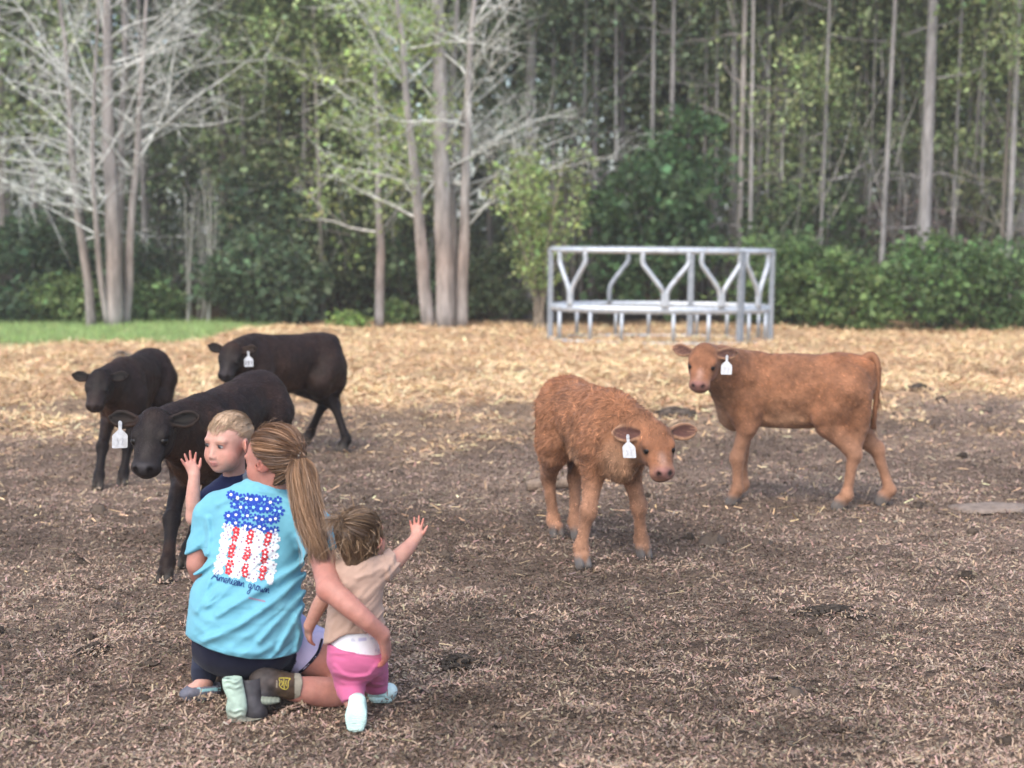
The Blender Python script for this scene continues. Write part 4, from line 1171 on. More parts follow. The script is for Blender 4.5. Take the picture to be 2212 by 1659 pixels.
def human_head(F, c, fr, k, skin, child=0.0, lip=(0.50, 0.20, 0.17), cheek=None, ears=True, brow=None):
    def H(f, s_, u): return np.asarray(c) + k * (f * fr[0] + s_ * fr[1] + u * fr[2])
    A = lambda *q: np.array(q) * k
    ck = tuple(np.array(skin) * (1.03, .86, .84)) if cheek is None else cheek
    F.ell(H(-.012, 0, .036), A(.096, .076 + .003 * child, .083), 0.02, skin, rot=fr)
    F.ell(H(.030, 0, -.008), A(.066, .062, .085), 0.03, skin, rot=fr)
    F.ell(H(.034, 0, -.060), A(.052, .052 + .004 * child, .042), 0.03, skin, rot=fr)
    F.ell(H(.074 - .004 * child, 0, -.090 + .008 * child), A(.019, .022, .016), 0.025, skin, rot=fr)
    for q in (-1, 1):
        F.ell(H(.054 + .002 * child, q * (.035 + .002 * child), -.038), A(.032, .028 + .003 * child, .034), 0.025, ck, rot=fr)
        F.ell(H(.082 - .004 * child, q * .030, .020 + .008 * child), A(.014, .022, .008), 0.014, skin, rot=fr)
        F.ell(H(.104, q * .031, .003 + .008 * child), A(.014, .017, .011), 0.010, tuple(np.array(skin) * (.86, .76, .74)), rot=fr, op='-')
        F.ell(H(.0795, q * .031, .0015 + .008 * child), A(.0125, .0165, .0105), 0.006, tuple(np.array(skin) * (.80, .66, .62)), rot=fr)
        if brow is not None: F.ell(H(.092, q * .032, .0225 + .008 * child), A(.014, .016, .0022), 0.006, brow, rot=fr, op='c')
    nt_ = .112 - .006 * child
    F.limb([H(.086, 0, .006), H(.098, 0, -.014), H(nt_, 0, -.029)], A(.0080, .0088, .0104), 0.012, skin)
    for q in (-1, 1):
        F.ell(H(.101, q * .0115, -.034), A(.009, .0075, .0075), 0.006, skin, rot=fr)
        F.ell(H(.106, q * .006, -.0425), A(.004, .0035, .003), 0.003, tuple(np.array(skin) * .3), rot=fr, op='c')
    F.ell(H(.092, 0, -.058 + .006 * child), A(.013, .020, .014), 0.012, skin, rot=fr)
    F.ell(H(.0995, 0, -.0590 + .006 * child), A(.009, .019, .0048), 0.004, lip, rot=fr)
    F.ell(H(.0975, 0, -.0690 + .006 * child), A(.009, .016, .0055), 0.004, lip, rot=fr)
    F.ell(H(.106, 0, -.0640 + .006 * child), A(.010, .019, .0014), 0.003, tuple(np.array(lip) * .35), rot=fr, op='c')
    if ears:
        for q in (-1, 1):
            e = _nrm(fr[1] * q - fr[0] * .55); t = _nrm(np.cross(fr[2], e)); w = fr[2]
            F.ell(H(-.010, q * .077, -.008), A(.018, .011, .031) * float(ears), 0.008, ck, rot=[_nrm(-fr[0] + fr[1] * q * .5), e, w])
            F.ell(H(.000, q * .088, -.004), A(.009, .008, .018) * float(ears), 0.004, tuple(np.array(ck) * .62), rot=fr, op='-')
    return H

def eyeballs(H, fr, k, gaze, root, base):
    g = _nrm(gaze)
    for q in (-1, 1):
        c = H(.0795, q * .031, .0085); r = .0155 * k
        V, C = [], []
        for i in range(13):
            for j in range(16):
                a, b = math.pi * i / 12, 2 * math.pi * j / 16
                d = np.array((math.sin(a) * math.cos(b), math.sin(a) * math.sin(b), math.cos(a)))
                V.append(c + (fr.T @ (d * np.array((1.0, 1.0, .66)))) * r - base)
                ca = (fr.T @ d) @ g
                C.append((.008, .007, .007) if ca > .90 else (.045, .045, .050) if ca > .66 else (.42, .38, .37))
        M = MB(); M.add(V, [(i * 16 + j, i * 16 + (j + 1) % 16, (i + 1) * 16 + (j + 1) % 16, (i + 1) * 16 + j) for i in range(12) for j in range(16)], np.array(C))
        M.build("eye", EYEBALL_MAT, root)
        L = MB()                                     # upper lid with lashes
        pts = [H(.0795 + .0165 * math.cos(t) * 1.0, q * .031 + .0172 * math.sin(t), .0177 - .006 * abs(math.sin(t)) ** 2) - base for t in np.linspace(-1.15, 1.15, 9)]
        L.tube(pts, np.array([.0006, .0012, .0015, .0016, .0016, .0016, .0015, .0012, .0006]) * k * 1.1, 5, (.05, .03, .025))
        L.build("eyelashes", HAIR_MAT, root)

def hand(F, W, D, Nn, size, skin, curl=(.25, .3, .3, .35), spread=.25, thumb=1, tcurl=.3, k=0.006):
    """W wrist, D towards the knuckles, Nn where the palm faces, thumb = side of the thumb"""
    D = _nrm(D); Nn = _nrm(Nn - D * (np.asarray(Nn) @ D)); Sd = np.cross(D, Nn) * thumb
    L = size
    F.loft([W, W + D * .045 * L, W + D * .088 * L], Sd, np.array([.026, .036, .040]) * L, np.array([.020, .017, .013]) * L, 0.012, skin)
    F.ell(W + D * .035 * L + Sd * .024 * L + Nn * .008 * L, np.array((.032, .018, .016)) * L, 0.012, skin, rot=[D, Sd, Nn])
    lens = np.array([.070, .080, .074, .058]) * L; pink = tuple(np.array(skin) * (1.04, .84, .84))
    for i in range(4):
        o = (1.5 - i) / 1.5
        b = W + D * (.085 - .008 * abs(o - .3)) * L + Sd * o * .030 * L
        d = _nrm(D + Sd * o * spread); p = [b - d * .01 * L, b]
        cur = curl[i]; ang = 0; q = b
        for j, fl in enumerate((.45, .32, .23)):
            ang += cur * (.8, 1.1, .8)[j]
            q = q + (d * math.cos(ang) + Nn * math.sin(ang)) * lens[i] * fl; p.append(q)
        F.limb(p, np.array([.0108, .0102, .0096, .0088, .0074]) * L, k, pink, n=11)
    b = W + D * .030 * L + Sd * .030 * L
    d = _nrm(D * .62 + Sd * .75 + Nn * .25); p = [b, b + d * .030 * L]
    d2 = _nrm(D * .85 + Sd * (.45 - tcurl * .5) + Nn * tcurl); p.append(p[-1] + d2 * .028 * L); p.append(p[-1] + d2 * .022 * L)
    F.limb(p, np.array([.0145, .0115, .0100, .0078]) * L, k, pink, n=9)

def strands(name, paths, r, cols, parent, base, taper=None, mat=None):
    """paths (n,m,3): thin flat hairs joined into one mesh"""
    P = np.asarray(paths); n, m, _ = P.shape
    T = np.gradient(P, axis=1); T /= np.linalg.norm(T, axis=2)[..., None] + 1e-9
    a = np.random.default_rng(n).normal(0, 1, (n, 1, 3)); Nn = np.cross(T, a); Nn /= np.linalg.norm(Nn, axis=2)[..., None] + 1e-9
    tp = np.linspace(1, .25, m) if taper is None else np.asarray(taper)
    r = np.broadcast_to(np.asarray(r, float), (n,))[:, None, None] * tp[None, :, None]
    V = np.stack([P - r * Nn, P + r * Nn], 2)
    idx = np.arange(n * m * 2).reshape(n, m, 2)
    F = [np.stack([idx[:, :-1, 0], idx[:, :-1, 1], idx[:, 1:, 1], idx[:, 1:, 0]], -1).reshape(-1, 4)]
    C = np.repeat(np.repeat(np.asarray(cols)[:, None, None, :], m, 1), 2, 2).reshape(-1, 3)
    return link(name, mesh_np(name, V.reshape(-1, 3) - base, np.concatenate(F), C), mat or HAIR_MAT, parent)

def bvh_of(V, Q):
    return BVHTree.FromPolygons([Vector(v) for v in V], [tuple(int(i) for i in q) for q in Q])

def onto(bvh, u, v, off=0.0015):
    """the point of a surface that lies at survey coordinate u, v"""
    o = Vector((0, 0, CAM_H)); d = Vector(at(u, v, 1.0)) - o; d.normalize()
    hit, nrm, _, _ = bvh.ray_cast(o, d)
    if hit is None: return None
    if nrm.dot(d) > 0: nrm = -nrm
    return np.array(hit + nrm * off)

def decal(M, bvh, poly, col, off=0.0015):
    """flat print: outline points around their centre, laid onto the cloth"""
    c = np.mean(poly, 0); pts = [onto(bvh, *c, off)] + [onto(bvh, *p, off) for p in poly]
    if any(p is None for p in pts): return
    n = len(poly)
    M.add(np.array(pts) - M.base, [(0, 1 + i, 1 + (i + 1) % n) for i in range(n)], col)

def decal_line(M, bvh, line, w, col, off=0.0018):
    line = np.asarray(line, float); T = np.gradient(line, axis=0); T /= np.linalg.norm(T, axis=1)[:, None] + 1e-9
    Nn = np.stack([-T[:, 1], T[:, 0]], 1) * w / 2
    a = [onto(bvh, *p, off) for p in line + Nn]; b = [onto(bvh, *p, off) for p in line - Nn]
    if any(p is None for p in a + b): return
    n = len(line)
    M.add(np.array(a + b) - M.base, [(i, i + 1, n + i + 1, n + i) for i in range(n - 1)], col)

def largest(V, Q, C):
    lab = np.arange(len(V))
    for _ in range(4000):
        m = lab[Q].min(1); new = lab.copy(); np.minimum.at(new, Q.ravel(), np.repeat(m, 4)); new = new[new]
        if (new == lab).all(): break
        lab = new
    keep = lab == np.bincount(lab).argmax(); ix = np.cumsum(keep) - 1
    return V[keep], ix[Q[keep[Q].all(1)]], C[keep]

def garment(name, F, root, base, col_fn=None, mat=None, smooth=1):
    V, Q, C = F.mesh(smooth)
    V, Q, C = largest(V, Q, C)
    if col_fn is not None: C = col_fn(V, C)
    o = link(name, mesh_np(name, V - base, Q, C), mat or CLOTH_MAT, root)
    return o, V, Q
# ------------------------------------------------------------------ the kneeling woman
def build_woman():
    SK = (0.41, 0.186, 0.145)
    base = np.array((pt(540, 1500, 4.85)[0], 4.73, 0.0))
    root = empty("person", base)
    tag(root, "woman kneeling with back turned, light blue printed shirt, long brown ponytail", "person", "family watching the calves")
    hc = pt(591, 993, 5.0); hf = frame((-.89, .46, -.10), (-.06, 0, 1)); 
    B = Field(pt(385, 900, 5.0) - (0, .53, 1.0), (pt(870, 900, 5.0)[0], 5.48, hc[2] + .16), 0.0050)
    B.lo[2] = -.01
    lsh, rsh = pt(466, 1108, 5.0), pt(672, 1138, 4.94)
    # torso, neck
    B.loft([pt(530, 1345, 4.92), pt(537, 1250, 4.95), pt(560, 1150, 4.99), pt(578, 1090, 5.01)], (1, 0, 0.0), [.165, .135, .15, .11], [.12, .10, .105, .07], 0.03, SK)
    B.limb([pt(588, 1085, 5.01), pt(592, 1045, 5.0), hc + hf[0] * -.02 - hf[2] * .05], [.062, .055, .052], 0.03, SK)
    human_head(B, hc, hf, 0.98, SK, ears=.82)
    # arm that hangs beside the boy
    le = pt(428, 1232, 4.98)
    B.limb([lsh, pt(436, 1165, 4.99), le, pt(470, 1262, 5.16), pt(500, 1255, 5.28)], [.045, .038, .037, .035, .030], 0.02, SK)
    hand(B, pt(500, 1255, 5.28), (.6, .4, .1), (-.2, 0, 1), 1.0, SK, thumb=1)
    # arm round the girl
    re = pt(711, 1272, 4.655); rw = pt(826, 1370, 4.63)
    B.limb([rsh, pt(696, 1200, 4.80), re], [.048, .044, .039], 0.02, SK)
    B.limb([re, pt(748, 1303, 4.615), pt(788, 1338, 4.60), rw], [.037, .037, .031, .025], 0.02, SK)
    B.ell(re + np.array((-.004, -.012, -.004)), (.024, .024, .026), 0.02, tuple(np.array(SK) * (1.05, .9, .88)))
    hand(B, rw, (.10, .42, -.72), (-1, .12, -.05), 1.0, SK, curl=(.40, .42, .45, .5), spread=.08, thumb=1, tcurl=.4)
    # legs: one folded with the knee out towards the girl, one under her
    rk = pt(788, 1484, 5.0); rh = pt(592, 1362, 4.98); ra = pt(618, 1486, 4.80)
    B.limb([rh, pt(650, 1398, 4.985), pt(715, 1428, 4.985), rk], [.09, .086, .080, .060], 0.02, SK)
    B.limb([rk, pt(735, 1497, 4.89), pt(680, 1493, 4.84), ra], [.058, .055, .050, .038], 0.02, SK)
    lk = pt(488, 1452, 5.32); lh = pt(472, 1362, 4.93); la = pt(560, 1480, 4.86)
    B.limb([lh, pt(478, 1395, 5.1), lk], [.10, .085, .056], 0.02, SK)
    B.limb([lk, pt(520, 1470, 5.1), la], [.052, .052, .036], 0.02, SK)
    V, Q, C = B.mesh(1)
    nz = fbm(V, 14, 3)[:, None]
    C = C * (1 + np.array((.03, .09, .09)) * nz)
    link("body", mesh_np("woman_body", V - base, Q, C), SKIN_MAT, root)

    # ---- shirt
    SH = (0.145, 0.385, 0.485)
    S = Field(pt(375, 1000, 4.9) - (0, .45, .75), (pt(760, 1000, 5.0)[0], 5.35, pt(590, 1000, 5.0)[2]), 0.0045)
    S.lo[2] = .05
    S.loft([pt(526, 1445, 4.895), pt(527, 1385, 4.89), pt(531, 1320, 4.90), pt(536, 1250, 4.94), pt(548, 1185, 4.97), pt(560, 1128, 4.99), pt(572, 1085, 5.0), pt(590, 1052, 5.005)], (1, 0, .06),
           [.190, .197, .196, .184, .172, .162, .124, .064], [.172, .180, .165, .135, .120, .112, .088, .060], 0.02, SH, n=25, rc=.05)
    S.limb([pt(545, 1100, 5.0), lsh + np.array((0, 0, .006)), pt(450, 1150, 5.0), pt(439, 1194, 4.985)], [.080, .066, .061, .060], 0.035, SH)
    S.limb([pt(590, 1110, 4.98), rsh + np.array((.004, 0, .006)), pt(688, 1172, 4.86), pt(697, 1204, 4.80)], [.080, .068, .061, .058], 0.035, SH)
    S.half(pt(428, 1196, 4.985), pt(425, 1205, 4.98) - pt(448, 1140, 5.0)) if False else None
    # sleeve ends, neckline and hem
    def cut_local(p, n, r):
        n = _nrm(n).astype(np.float32); p = np.asarray(p, np.float32)
        S.put(lambda X_: np.maximum(-((X_ - p) @ n), np.linalg.norm(X_ - p, axis=-1) - r), p - r, p + r, .004, None, '-')
    cut_local(pt(434, 1188, 4.985), np.array((.25, 0, -1)), .10)
    cut_local(pt(698, 1193, 4.81), np.array((.20, -.35, -1)), .095)
    cut_local(pt(597, 1040, 5.0), np.array((.10, .1, 1)), .11)
    S.add_disp(folds([
        ([(655, 1215), (560, 1275), (470, 1330)], 0.0171, 7.6), ([(660, 1240), (590, 1300), (520, 1350), (440, 1385)], 0.0196, 8.5),
        ([(662, 1275), (610, 1330), (560, 1385)], 0.0171, 7.6), ([(655, 1310), (625, 1360), (600, 1405)], 0.0149, 6.8),
        ([(600, 1345), (540, 1372), (470, 1378)], 0.0061, 9),
        ([(425, 1325), (470, 1350), (520, 1350)], 0.0054, 10), ([(420, 1345), (455, 1378), (500, 1395)], 0.0047, 9),
        ([(452, 1255), (440, 1290), (425, 1320)], 0.0115, 6.8), ([(470, 1272), (445, 1310)], 0.0092, 6.8),
        ([(448, 1120), (452, 1160), (446, 1195)], 0.0138, 6.8), ([(470, 1090), (500, 1075), (540, 1070)], 0.0092, 6.0),
        ([(560, 1060), (600, 1068), (640, 1090)], 0.0103, 6.0), ([(575, 1052), (615, 1062)], 0.0080, 5.1),
        ([(660, 1195), (640, 1230), (600, 1262)], 0.0138, 6.8), ([(640, 1160), (655, 1200), (662, 1260)], 0.0115, 6.8),
        ([(690, 1140), (712, 1160), (716, 1188)], 0.0138, 6.0), ([(640, 1330), (648, 1370), (640, 1408)], 0.0138, 6.8),
        ([(590, 1395), (560, 1412), (500, 1408)], 0.0092, 6.8)]), .03)
    S.add_disp(lambda P: drape(.62, 28, 5, .016)(P) * np.clip((.62 - P[:, 2]) / .2, .3, 1), .03)
    S.add_disp(lambda P: -.0012 * fbm(P * np.array((1, 1, 1.6)), 30, 2), .03)
    # hem: dips in the middle of the back
    hem = [(395, 1366), (415, 1384), (450, 1402), (490, 1415), (540, 1424), (590, 1424), (625, 1416), (645, 1408), (655, 1385), (668, 1366), (760, 1362)]
    hu, hv = zip(*hem)
    def hemf(P):
        u, v = uv_of(P); far = np.clip((P[..., 1] - 4.83) / .12, 0, 1)
        return ((np.interp(u, hu, hv) - 55 * far) - v) / 650.0
    S.put(hemf, S.lo, S.lo + S.h * S.dim, .003, None, '-')
    shirt, SV, SQ = garment("t_shirt", S, root, base, lambda V_, C_: C_ * (1 + .05 * fbm(V_, 12, 3)[:, None]), None, 2)
    bv = bvh_of(SV, SQ)
    dkc = tuple(np.array(SH) * .86)
    for ln in ([(420, 1377), (450, 1395), (490, 1408), (540, 1417), (590, 1417), (625, 1409)], [(423, 1178), (436, 1182), (449, 1183)]):
        Z = MB(); Z.base = base; decal_line(Z, bv, spline(ln, 26), 1.3, dkc, .0008)
        if Z.n: Z.build("seam", PRINT_MAT, shirt, smooth=False)
    # ---- print on the back of the shirt
    M = MB(); M.base = base; rs = np.random.default_rng(5)
    quad = [(499, 1066), (612, 1080), (588, 1262), (464, 1238)]
    def qp(s_, t_):
        a = np.array(quad[0]) * (1 - s_) + np.array(quad[1]) * s_; b = np.array(quad[3]) * (1 - s_) + np.array(quad[2]) * s_
        return a * (1 - t_) + b * t_
    def flower(c, r, col, cen, n=6, rot=0.0, slim=.42, off=.0018):
        for i in range(n):
            a = rot + 2 * math.pi * i / n; d = np.array((math.cos(a), math.sin(a))); e = np.array((-d[1], d[0]))
            pl = [c + d * r * x + e * r * y * slim for x, y in ((.18, -.25), (.55, -.85), (.88, -.8), (1.0, 0), (.88, .8), (.55, .85), (.18, .25))]
            decal(M, bv, pl, col, off)
        if cen is not None: decal(M, bv, [c + r * .30 * np.array((math.cos(t), math.sin(t))) for t in np.linspace(0, 2 * math.pi, 8)[:-1]], cen, off + .0007)
    BL, WH, RD = (.024, .062, .34), (.66, .69, .72), (.50, .035, .045)
    rows = 4
    for j in range(rows):
        for i in range(8):
            c = qp((i + .5 + .5 * (j % 2) - .25) / 8, .035 + .335 * j / (rows - 1) * .98) + rs.normal(0, 2.2, 2)
            flower(c, rs.uniform(9.5, 12.5), BL, WH if rs.random() < .75 else (.25, .55, .75), rs.integers(6, 9), rs.uniform(0, 6), rs.uniform(.22, .36))
    nr = 13
    for j in range(nr):
        for i in range(11):
            s_ = (i + .5 + (.25 if j % 2 else -.25)) / 11; t_ = .40 + .60 * (j + .5) / nr
            red = min(abs(s_ - .22), abs(s_ - .50), abs(s_ - .80)) < .062
            white_gap = red and j in (4, 9) 
            c = qp(np.clip(s_, .02, .98), t_) + rs.normal(0, 1.6, 2)
            if red and not white_gap: continue
            flower(c, rs.uniform(6.5, 9.0), WH, (.30, .22, .30) if rs.random() < .4 else (.70, .74, .80), rs.integers(5, 8), rs.uniform(0, 6), rs.uniform(.34, .46))
    for s_ in (.22, .50, .80):
        for j in range(11):
            if j in (3, 7): continue
            c = qp(s_ + rs.normal(0, .012), .425 + .56 * (j + .3) / 11)
            flower(c, rs.uniform(7.0, 8.6), RD, (.85, .78, .80) if rs.random() < .7 else (.7, .3, .3), 5, rs.uniform(0, 6), rs.uniform(.36, .46), .0026)
    M.build("printed_flowers", PRINT_MAT, shirt, smooth=False)
    # lettering, joined script
    G = {'A': [(0, 0), (.5, .9), (1.1, 1.9), (1.25, 1.95), (1.2, 1.0), (1.25, .05), (1.0, .6), (.45, .75), (.9, .8), (1.35, .3), (1.5, .1)],
         'm': [(0, .1), (.15, .8), (.2, .1), (.3, .7), (.5, .95), (.6, .6), (.62, .05), (.7, .7), (.9, .95), (1.0, .6), (1.02, .1), (1.2, .1)],
         'e': [(0, .1), (.45, .55), (.4, .92), (.15, .85), (.05, .4), (.25, .03), (.6, .15)],
         'r': [(0, .1), (.2, .85), (.25, 1.05), (.45, .85), (.45, .3), (.6, .05), (.75, .15)],
         'i': [(0, .1), (.2, .9), (.2, .2), (.35, .03), (.5, .15)],
         'c': [(.0, .1), (.5, .8), (.3, .95), (.08, .55), (.2, .05), (.6, .15)],
         'a': [(0, .1), (.5, .85), (.25, .95), (.06, .5), (.2, .05), (.5, .5), (.55, .9), (.55, .2), (.75, .1)],
         'n': [(0, .1), (.15, .85), (.2, .1), (.35, .75), (.55, .92), (.65, .5), (.68, .1), (.9, .12)],
         'g': [(.5, .8), (.2, .95), (.05, .5), (.25, .05), (.5, .55), (.55, .9), (.5, -.4), (.3, -1.0), (.0, -.95), (.1, -.5), (.6, .0), (.8, .15)],
         'o': [(0, .2), (.1, .7), (.35, .95), (.55, .6), (.4, .08), (.12, .15), (.1, .6), (.4, .85), (.75, .75)],
         'w': [(0, .9), (.1, .2), (.3, .05), (.45, .6), (.5, .2), (.7, .05), (.9, .85), (1.1, .8)]}
    T = MB(); T.base = base
    o = np.array((456.0, 1252.0)); ax = _nrm((123, 30)); ay = np.array((.16, -1.0)); x = 0.0; sc = 11.2
    for ch in "American grown":
        if ch == ' ': x += .75; continue
        g = np.array(G[ch]); pl = spline(g, len(g) * 4)
        decal_line(T, bv, [o + ax * (x + p[0]) * sc + ay * p[1] * sc for p in pl], 1.7, (.02, .045, .16))
        x += g[:, 0].max() * .97
    for i in range(13):
        p = o + ax * (x - 4.1 + i * .26) * sc + np.array((0, 21))
        decal_line(T, bv, [p, p + (1.2, -3.6), p + (2.4, .5)], 1.0, (.45, .12, .20))
    T.build("printed_lettering", PRINT_MAT, shirt, smooth=False)

    # ---- shorts
    NV = (0.012, 0.013, 0.028)
    H_ = Field(pt(380, 1400, 4.6) - (0, .2, .25), (pt(760, 1400, 5.2)[0], 5.4, pt(500, 1280, 5.0)[2]), 0.0040)
    H_.lo[2] = .06
    H_.loft([pt(488, 1385, 4.89), pt(530, 1390, 4.885), pt(566, 1388, 4.89)], (0, 0, 1), [.115, .120, .115], [.135, .145, .135], 0.04, NV)
    H_.limb([rh, pt(650, 1398, 4.985), pt(715, 1428, 4.985)], [.105, .094, .089], 0.03, NV)
    H_.limb([lh, pt(478, 1395, 5.1), pt(484, 1425, 5.25)], [.118, .100, .090], 0.04, NV)
    edge = [(730, 1300), (702, 1362), (700, 1380), (690, 1410), (665, 1440), (640, 1462), (600, 1520)]
    ev, eu = [p[1] for p in edge], [p[0] for p in edge]
    def openf(P):
        u, v = uv_of(P); return (np.interp(v, ev, eu) + np.clip((P[..., 1] - 4.78) * 60, -10, 40) - u) / 650.0
    H_.put(openf, H_.lo, H_.lo + H_.h * H_.dim, .003, None, '-')
    H_.add_disp(lambda P: -.002 * fbm(P, 22, 2), .03)
    def shorts_col(V_, C_):
        u, v = uv_of(V_); e = np.interp(v, ev, eu) + np.clip((V_[:, 1] - 4.78) * 60, -10, 40)
        inner = np.interp(v, [1360, 1400, 1430, 1452], [636, 641, 640, 628])
        pan = (u > inner) & (V_[:, 1] < 4.90)
        C_ = C_.copy(); C_[pan] = (.55, .50, .72); return C_
    shorts, HV, HQ = garment("shorts", H_, root, base, shorts_col)
    hb = bvh_of(HV, HQ); Z = MB(); Z.base = base
    decal_line(Z, hb, spline([(eu[i] - 4.5, ev[i]) for i in (2, 3, 4)] + [(646, 1452)], 24), 5.0, NV, .002)
    if Z.n: Z.build("piping", CLOTH_MAT, shorts)

    # ---- boots
    RB, MT = (0.060, 0.057, 0.062), (0.40, 0.52, 0.43)
    W1 = Field(pt(470, 1430, 4.6) - (0, .05, .2), pt(680, 1420, 4.95) + (0, .1, .06), 0.0035); W1.lo[2] = -.005
    sh = [pt(648, 1484, 4.815), pt(618, 1481, 4.795), pt(588, 1474, 4.785), pt(566, 1470, 4.78)]
    W1.limb(sh, [.045, .045, .043, .042], 0.01, (.060, .038, .023))
    W1.limb([pt(572, 1472, 4.78), pt(566, 1497, 4.765), pt(556, 1522, 4.755)], [.046, .040, .034], 0.02, RB)
    W1.half(pt(644, 1484, 4.812), pt(660, 1486, 4.82) - pt(630, 1483, 4.80))
    W1.add_disp(lambda P: -.0016 * fbm(P, 40, 2), .02)
    def boot_col(V_, C_):
        u, v = uv_of(V_); C_ = C_ * (1 + .45 * np.clip(fbm(V_, 45, 3), -1, 1))[:, None]
        C_[u > 636.5] = (.30, .28, .22); return C_
    boot, BV, BQ = garment("boot", W1, root, base, boot_col, RUBBER_MAT)
    bb = bvh_of(BV, BQ); Y = MB(); Y.base = base
    ye = (.40, .33, .06)
    for ln in ([(602, 1466), (606, 1465), (626, 1466), (624, 1469)], [(602, 1467), (605, 1474), (603, 1479), (608, 1486), (616, 1489), (622, 1485), (622, 1476), (624, 1469)], [(613, 1467), (613, 1477), (614, 1489)], [(608, 1470), (610, 1477), (608, 1482)], [(618, 1470), (617, 1477), (619, 1482)]):
        decal_line(Y, bb, spline(ln, 14), 2.0, ye, .002)
    for i in range(6):
        p = np.array((596, 1470 + i * 2.6)); decal_line(Y, bb, [p, p + (1.6, 1.0), p + (3, 1.9)], 1.1, (.45, .38, .28), .002)
    Y.build("boot_emblem", PRINT_MAT, boot, smooth=False)
    W3 = Field(pt(540, 1500, 4.65) - (0, .02, .1), pt(625, 1490, 4.85) + (0, .02, .05), 0.003); W3.lo[2] = -.005
    W3.loft([pt(556, 1506, 4.745), pt(575, 1511, 4.75), pt(598, 1511, 4.765)], (0, 0, 1), [.020, .017, .010], [.034, .034, .026], 0.006, (.22, .25, .20))
    W3.add_disp(lambda P: .0011 * np.sin(P[:, 0] * 520), .02)
    garment("boot_sole", W3, boot, base, None, RUBBER_MAT)
    W2 = Field(pt(470, 1420, 4.55) - (.05, .02, .2), pt(640, 1420, 4.95) + (0, .05, .05), 0.0035); W2.lo[2] = -.005
    W2.limb([pt(552, 1462, 4.785), pt(540, 1470, 4.755), pt(541, 1505, 4.735), pt(545, 1528, 4.73)], [.046, .044, .040, .038], 0.02, RB)
    W2.limb([pt(542, 1524, 4.73), pt(552, 1537, 4.725), pt(562, 1541, 4.73)], [.038, .034, .026], 0.02, RB)
    W2.add_disp(lambda P: -.0016 * fbm(P, 40, 2), .02)
    boot2, _, _ = garment("boot", W2, root, base, lambda V_, C_: C_ * (1 + .3 * fbm(V_, 30, 3))[:, None], RUBBER_MAT)
    W4 = Field(pt(470, 1420, 4.5) - (.09, .02, .2), pt(625, 1420, 4.85) + (0, .05, .05), 0.003); W4.lo[2] = -.004
    W4.loft([pt(503, 1451, 4.70), pt(502, 1474, 4.69), pt(511, 1505, 4.68), pt(511, 1530, 4.675), pt(511, 1551, 4.675)], (1, .25, 0), [.026, .034, .030, .035, .029], [.018, .018, .015, .018, .016], 0.006, MT)
    W4.loft([pt(520, 1552, 4.685), pt(542, 1554, 4.70), pt(562, 1551, 4.715)], (.2, 1, 0), [.024, .026, .018], [.010, .009, .007], 0.006, MT)
    def tread(P):
        u, v = uv_of(P); w = np.where((v < 1490) | (v > 1532), 1.0, .1) * np.clip(1 - (np.abs(u - np.interp(v, [1450, 1475, 1505, 1550], [503, 502, 511, 511])) / 19) ** 6, 0, 1)
        return .0034 * w * np.sin((v + 2.5 * np.sin(u * .22)) * (2 * math.pi / 12.5)) * (P[:, 1] < 4.59)
    W4.add_disp(tread, .02)
    def sole_col(V_, C_):
        d = np.clip(fbm(V_, 28, 3) * 1.2 + .05, 0, 1)[:, None]; mud = np.clip((.045 - V_[:, 2:3]) / .04, 0, 1) * .7
        C_ = C_ * (1 - d * .35); return C_ * (1 - mud) + np.array((.20, .15, .11)) * mud
    garment("boot_sole", W4, boot2, base, sole_col, RUBBER_MAT)

    # ---- hair: scalp cap, combed strands, ponytail, tie
    def H(f, s_, u): return hc + .98 * (f * hf[0] + s_ * hf[1] + u * hf[2])
    Cp = Field(hc - .16, hc + .16, 0.0055)
    Cp.ell(H(-.014, 0, .036), np.array((.101, .081, .089)), 0.01, (.13, .07, .04), rot=hf)
    Cp.ell(H(-.048, 0, -.010), np.array((.056, .056, .050)), 0.03, (.13, .07, .04), rot=hf)
    Cp.half(H(.010, 0, .022), hf[0] * .82 - hf[2] * .57, .006)
    cap_o, _, _ = garment("scalp_hair", Cp, root, base, None, HAIR_MAT)
    tie = H(-.118, .004, .006)
    rs = np.random.default_rng(9); paths, cols = [], []
    d1 = _nrm((-.99, .03, -.12))
    E0 = np.array((-.014, 0, .030)); ER = np.array((.105, .085, .093))
    while len(paths) < 5200:
        d = _nrm(rs.normal(0, 1, 3)); p = E0 + ER * d
        pl = (p[0] - .014) * .82 - (p[2] - .024) * .57
        if pl > .004 or p[2] < -.052 or (abs(p[1]) > .062 and p[2] < -.004 and p[0] > -.022): continue
        ang = math.acos(np.clip(d @ d1, -1, 1))
        if ang < .25 or ang > 2.75: continue
        t = np.linspace(0, 1, 11)[:, None]
        q = (np.sin((1 - t) * ang) * d + np.sin(t * ang) * d1) / math.sin(ang)
        off = .000 + .010 * np.sin(t * math.pi) * rs.uniform(.3, 1.0) + rs.normal(0, .0012)
        q = E0 + q * (ER + off)
        q[:, 2] -= .006 * np.sin(t[:, 0] * math.pi) * rs.uniform(-.3, 1)
        w = np.clip((t - .75) / .25, 0, 1); w = w * w
        tl = np.array((-.118, .004, .006)) + rs.normal(0, .006, 3)
        q = q * (1 - w) + tl * w
        paths.append(np.array([H(*x_) for x_ in q]))
        v_ = fbm(p[None] * np.array((.4, 1, 1)), 55, 2)[0]; hi = np.clip(.30 + .5 * v_ + rs.normal(0, .18), 0, 1)
        cols.append(np.array((.095, .050, .028)) * (1 - hi) + np.array((.30, .165, .088)) * hi * (1 + .3 * v_))
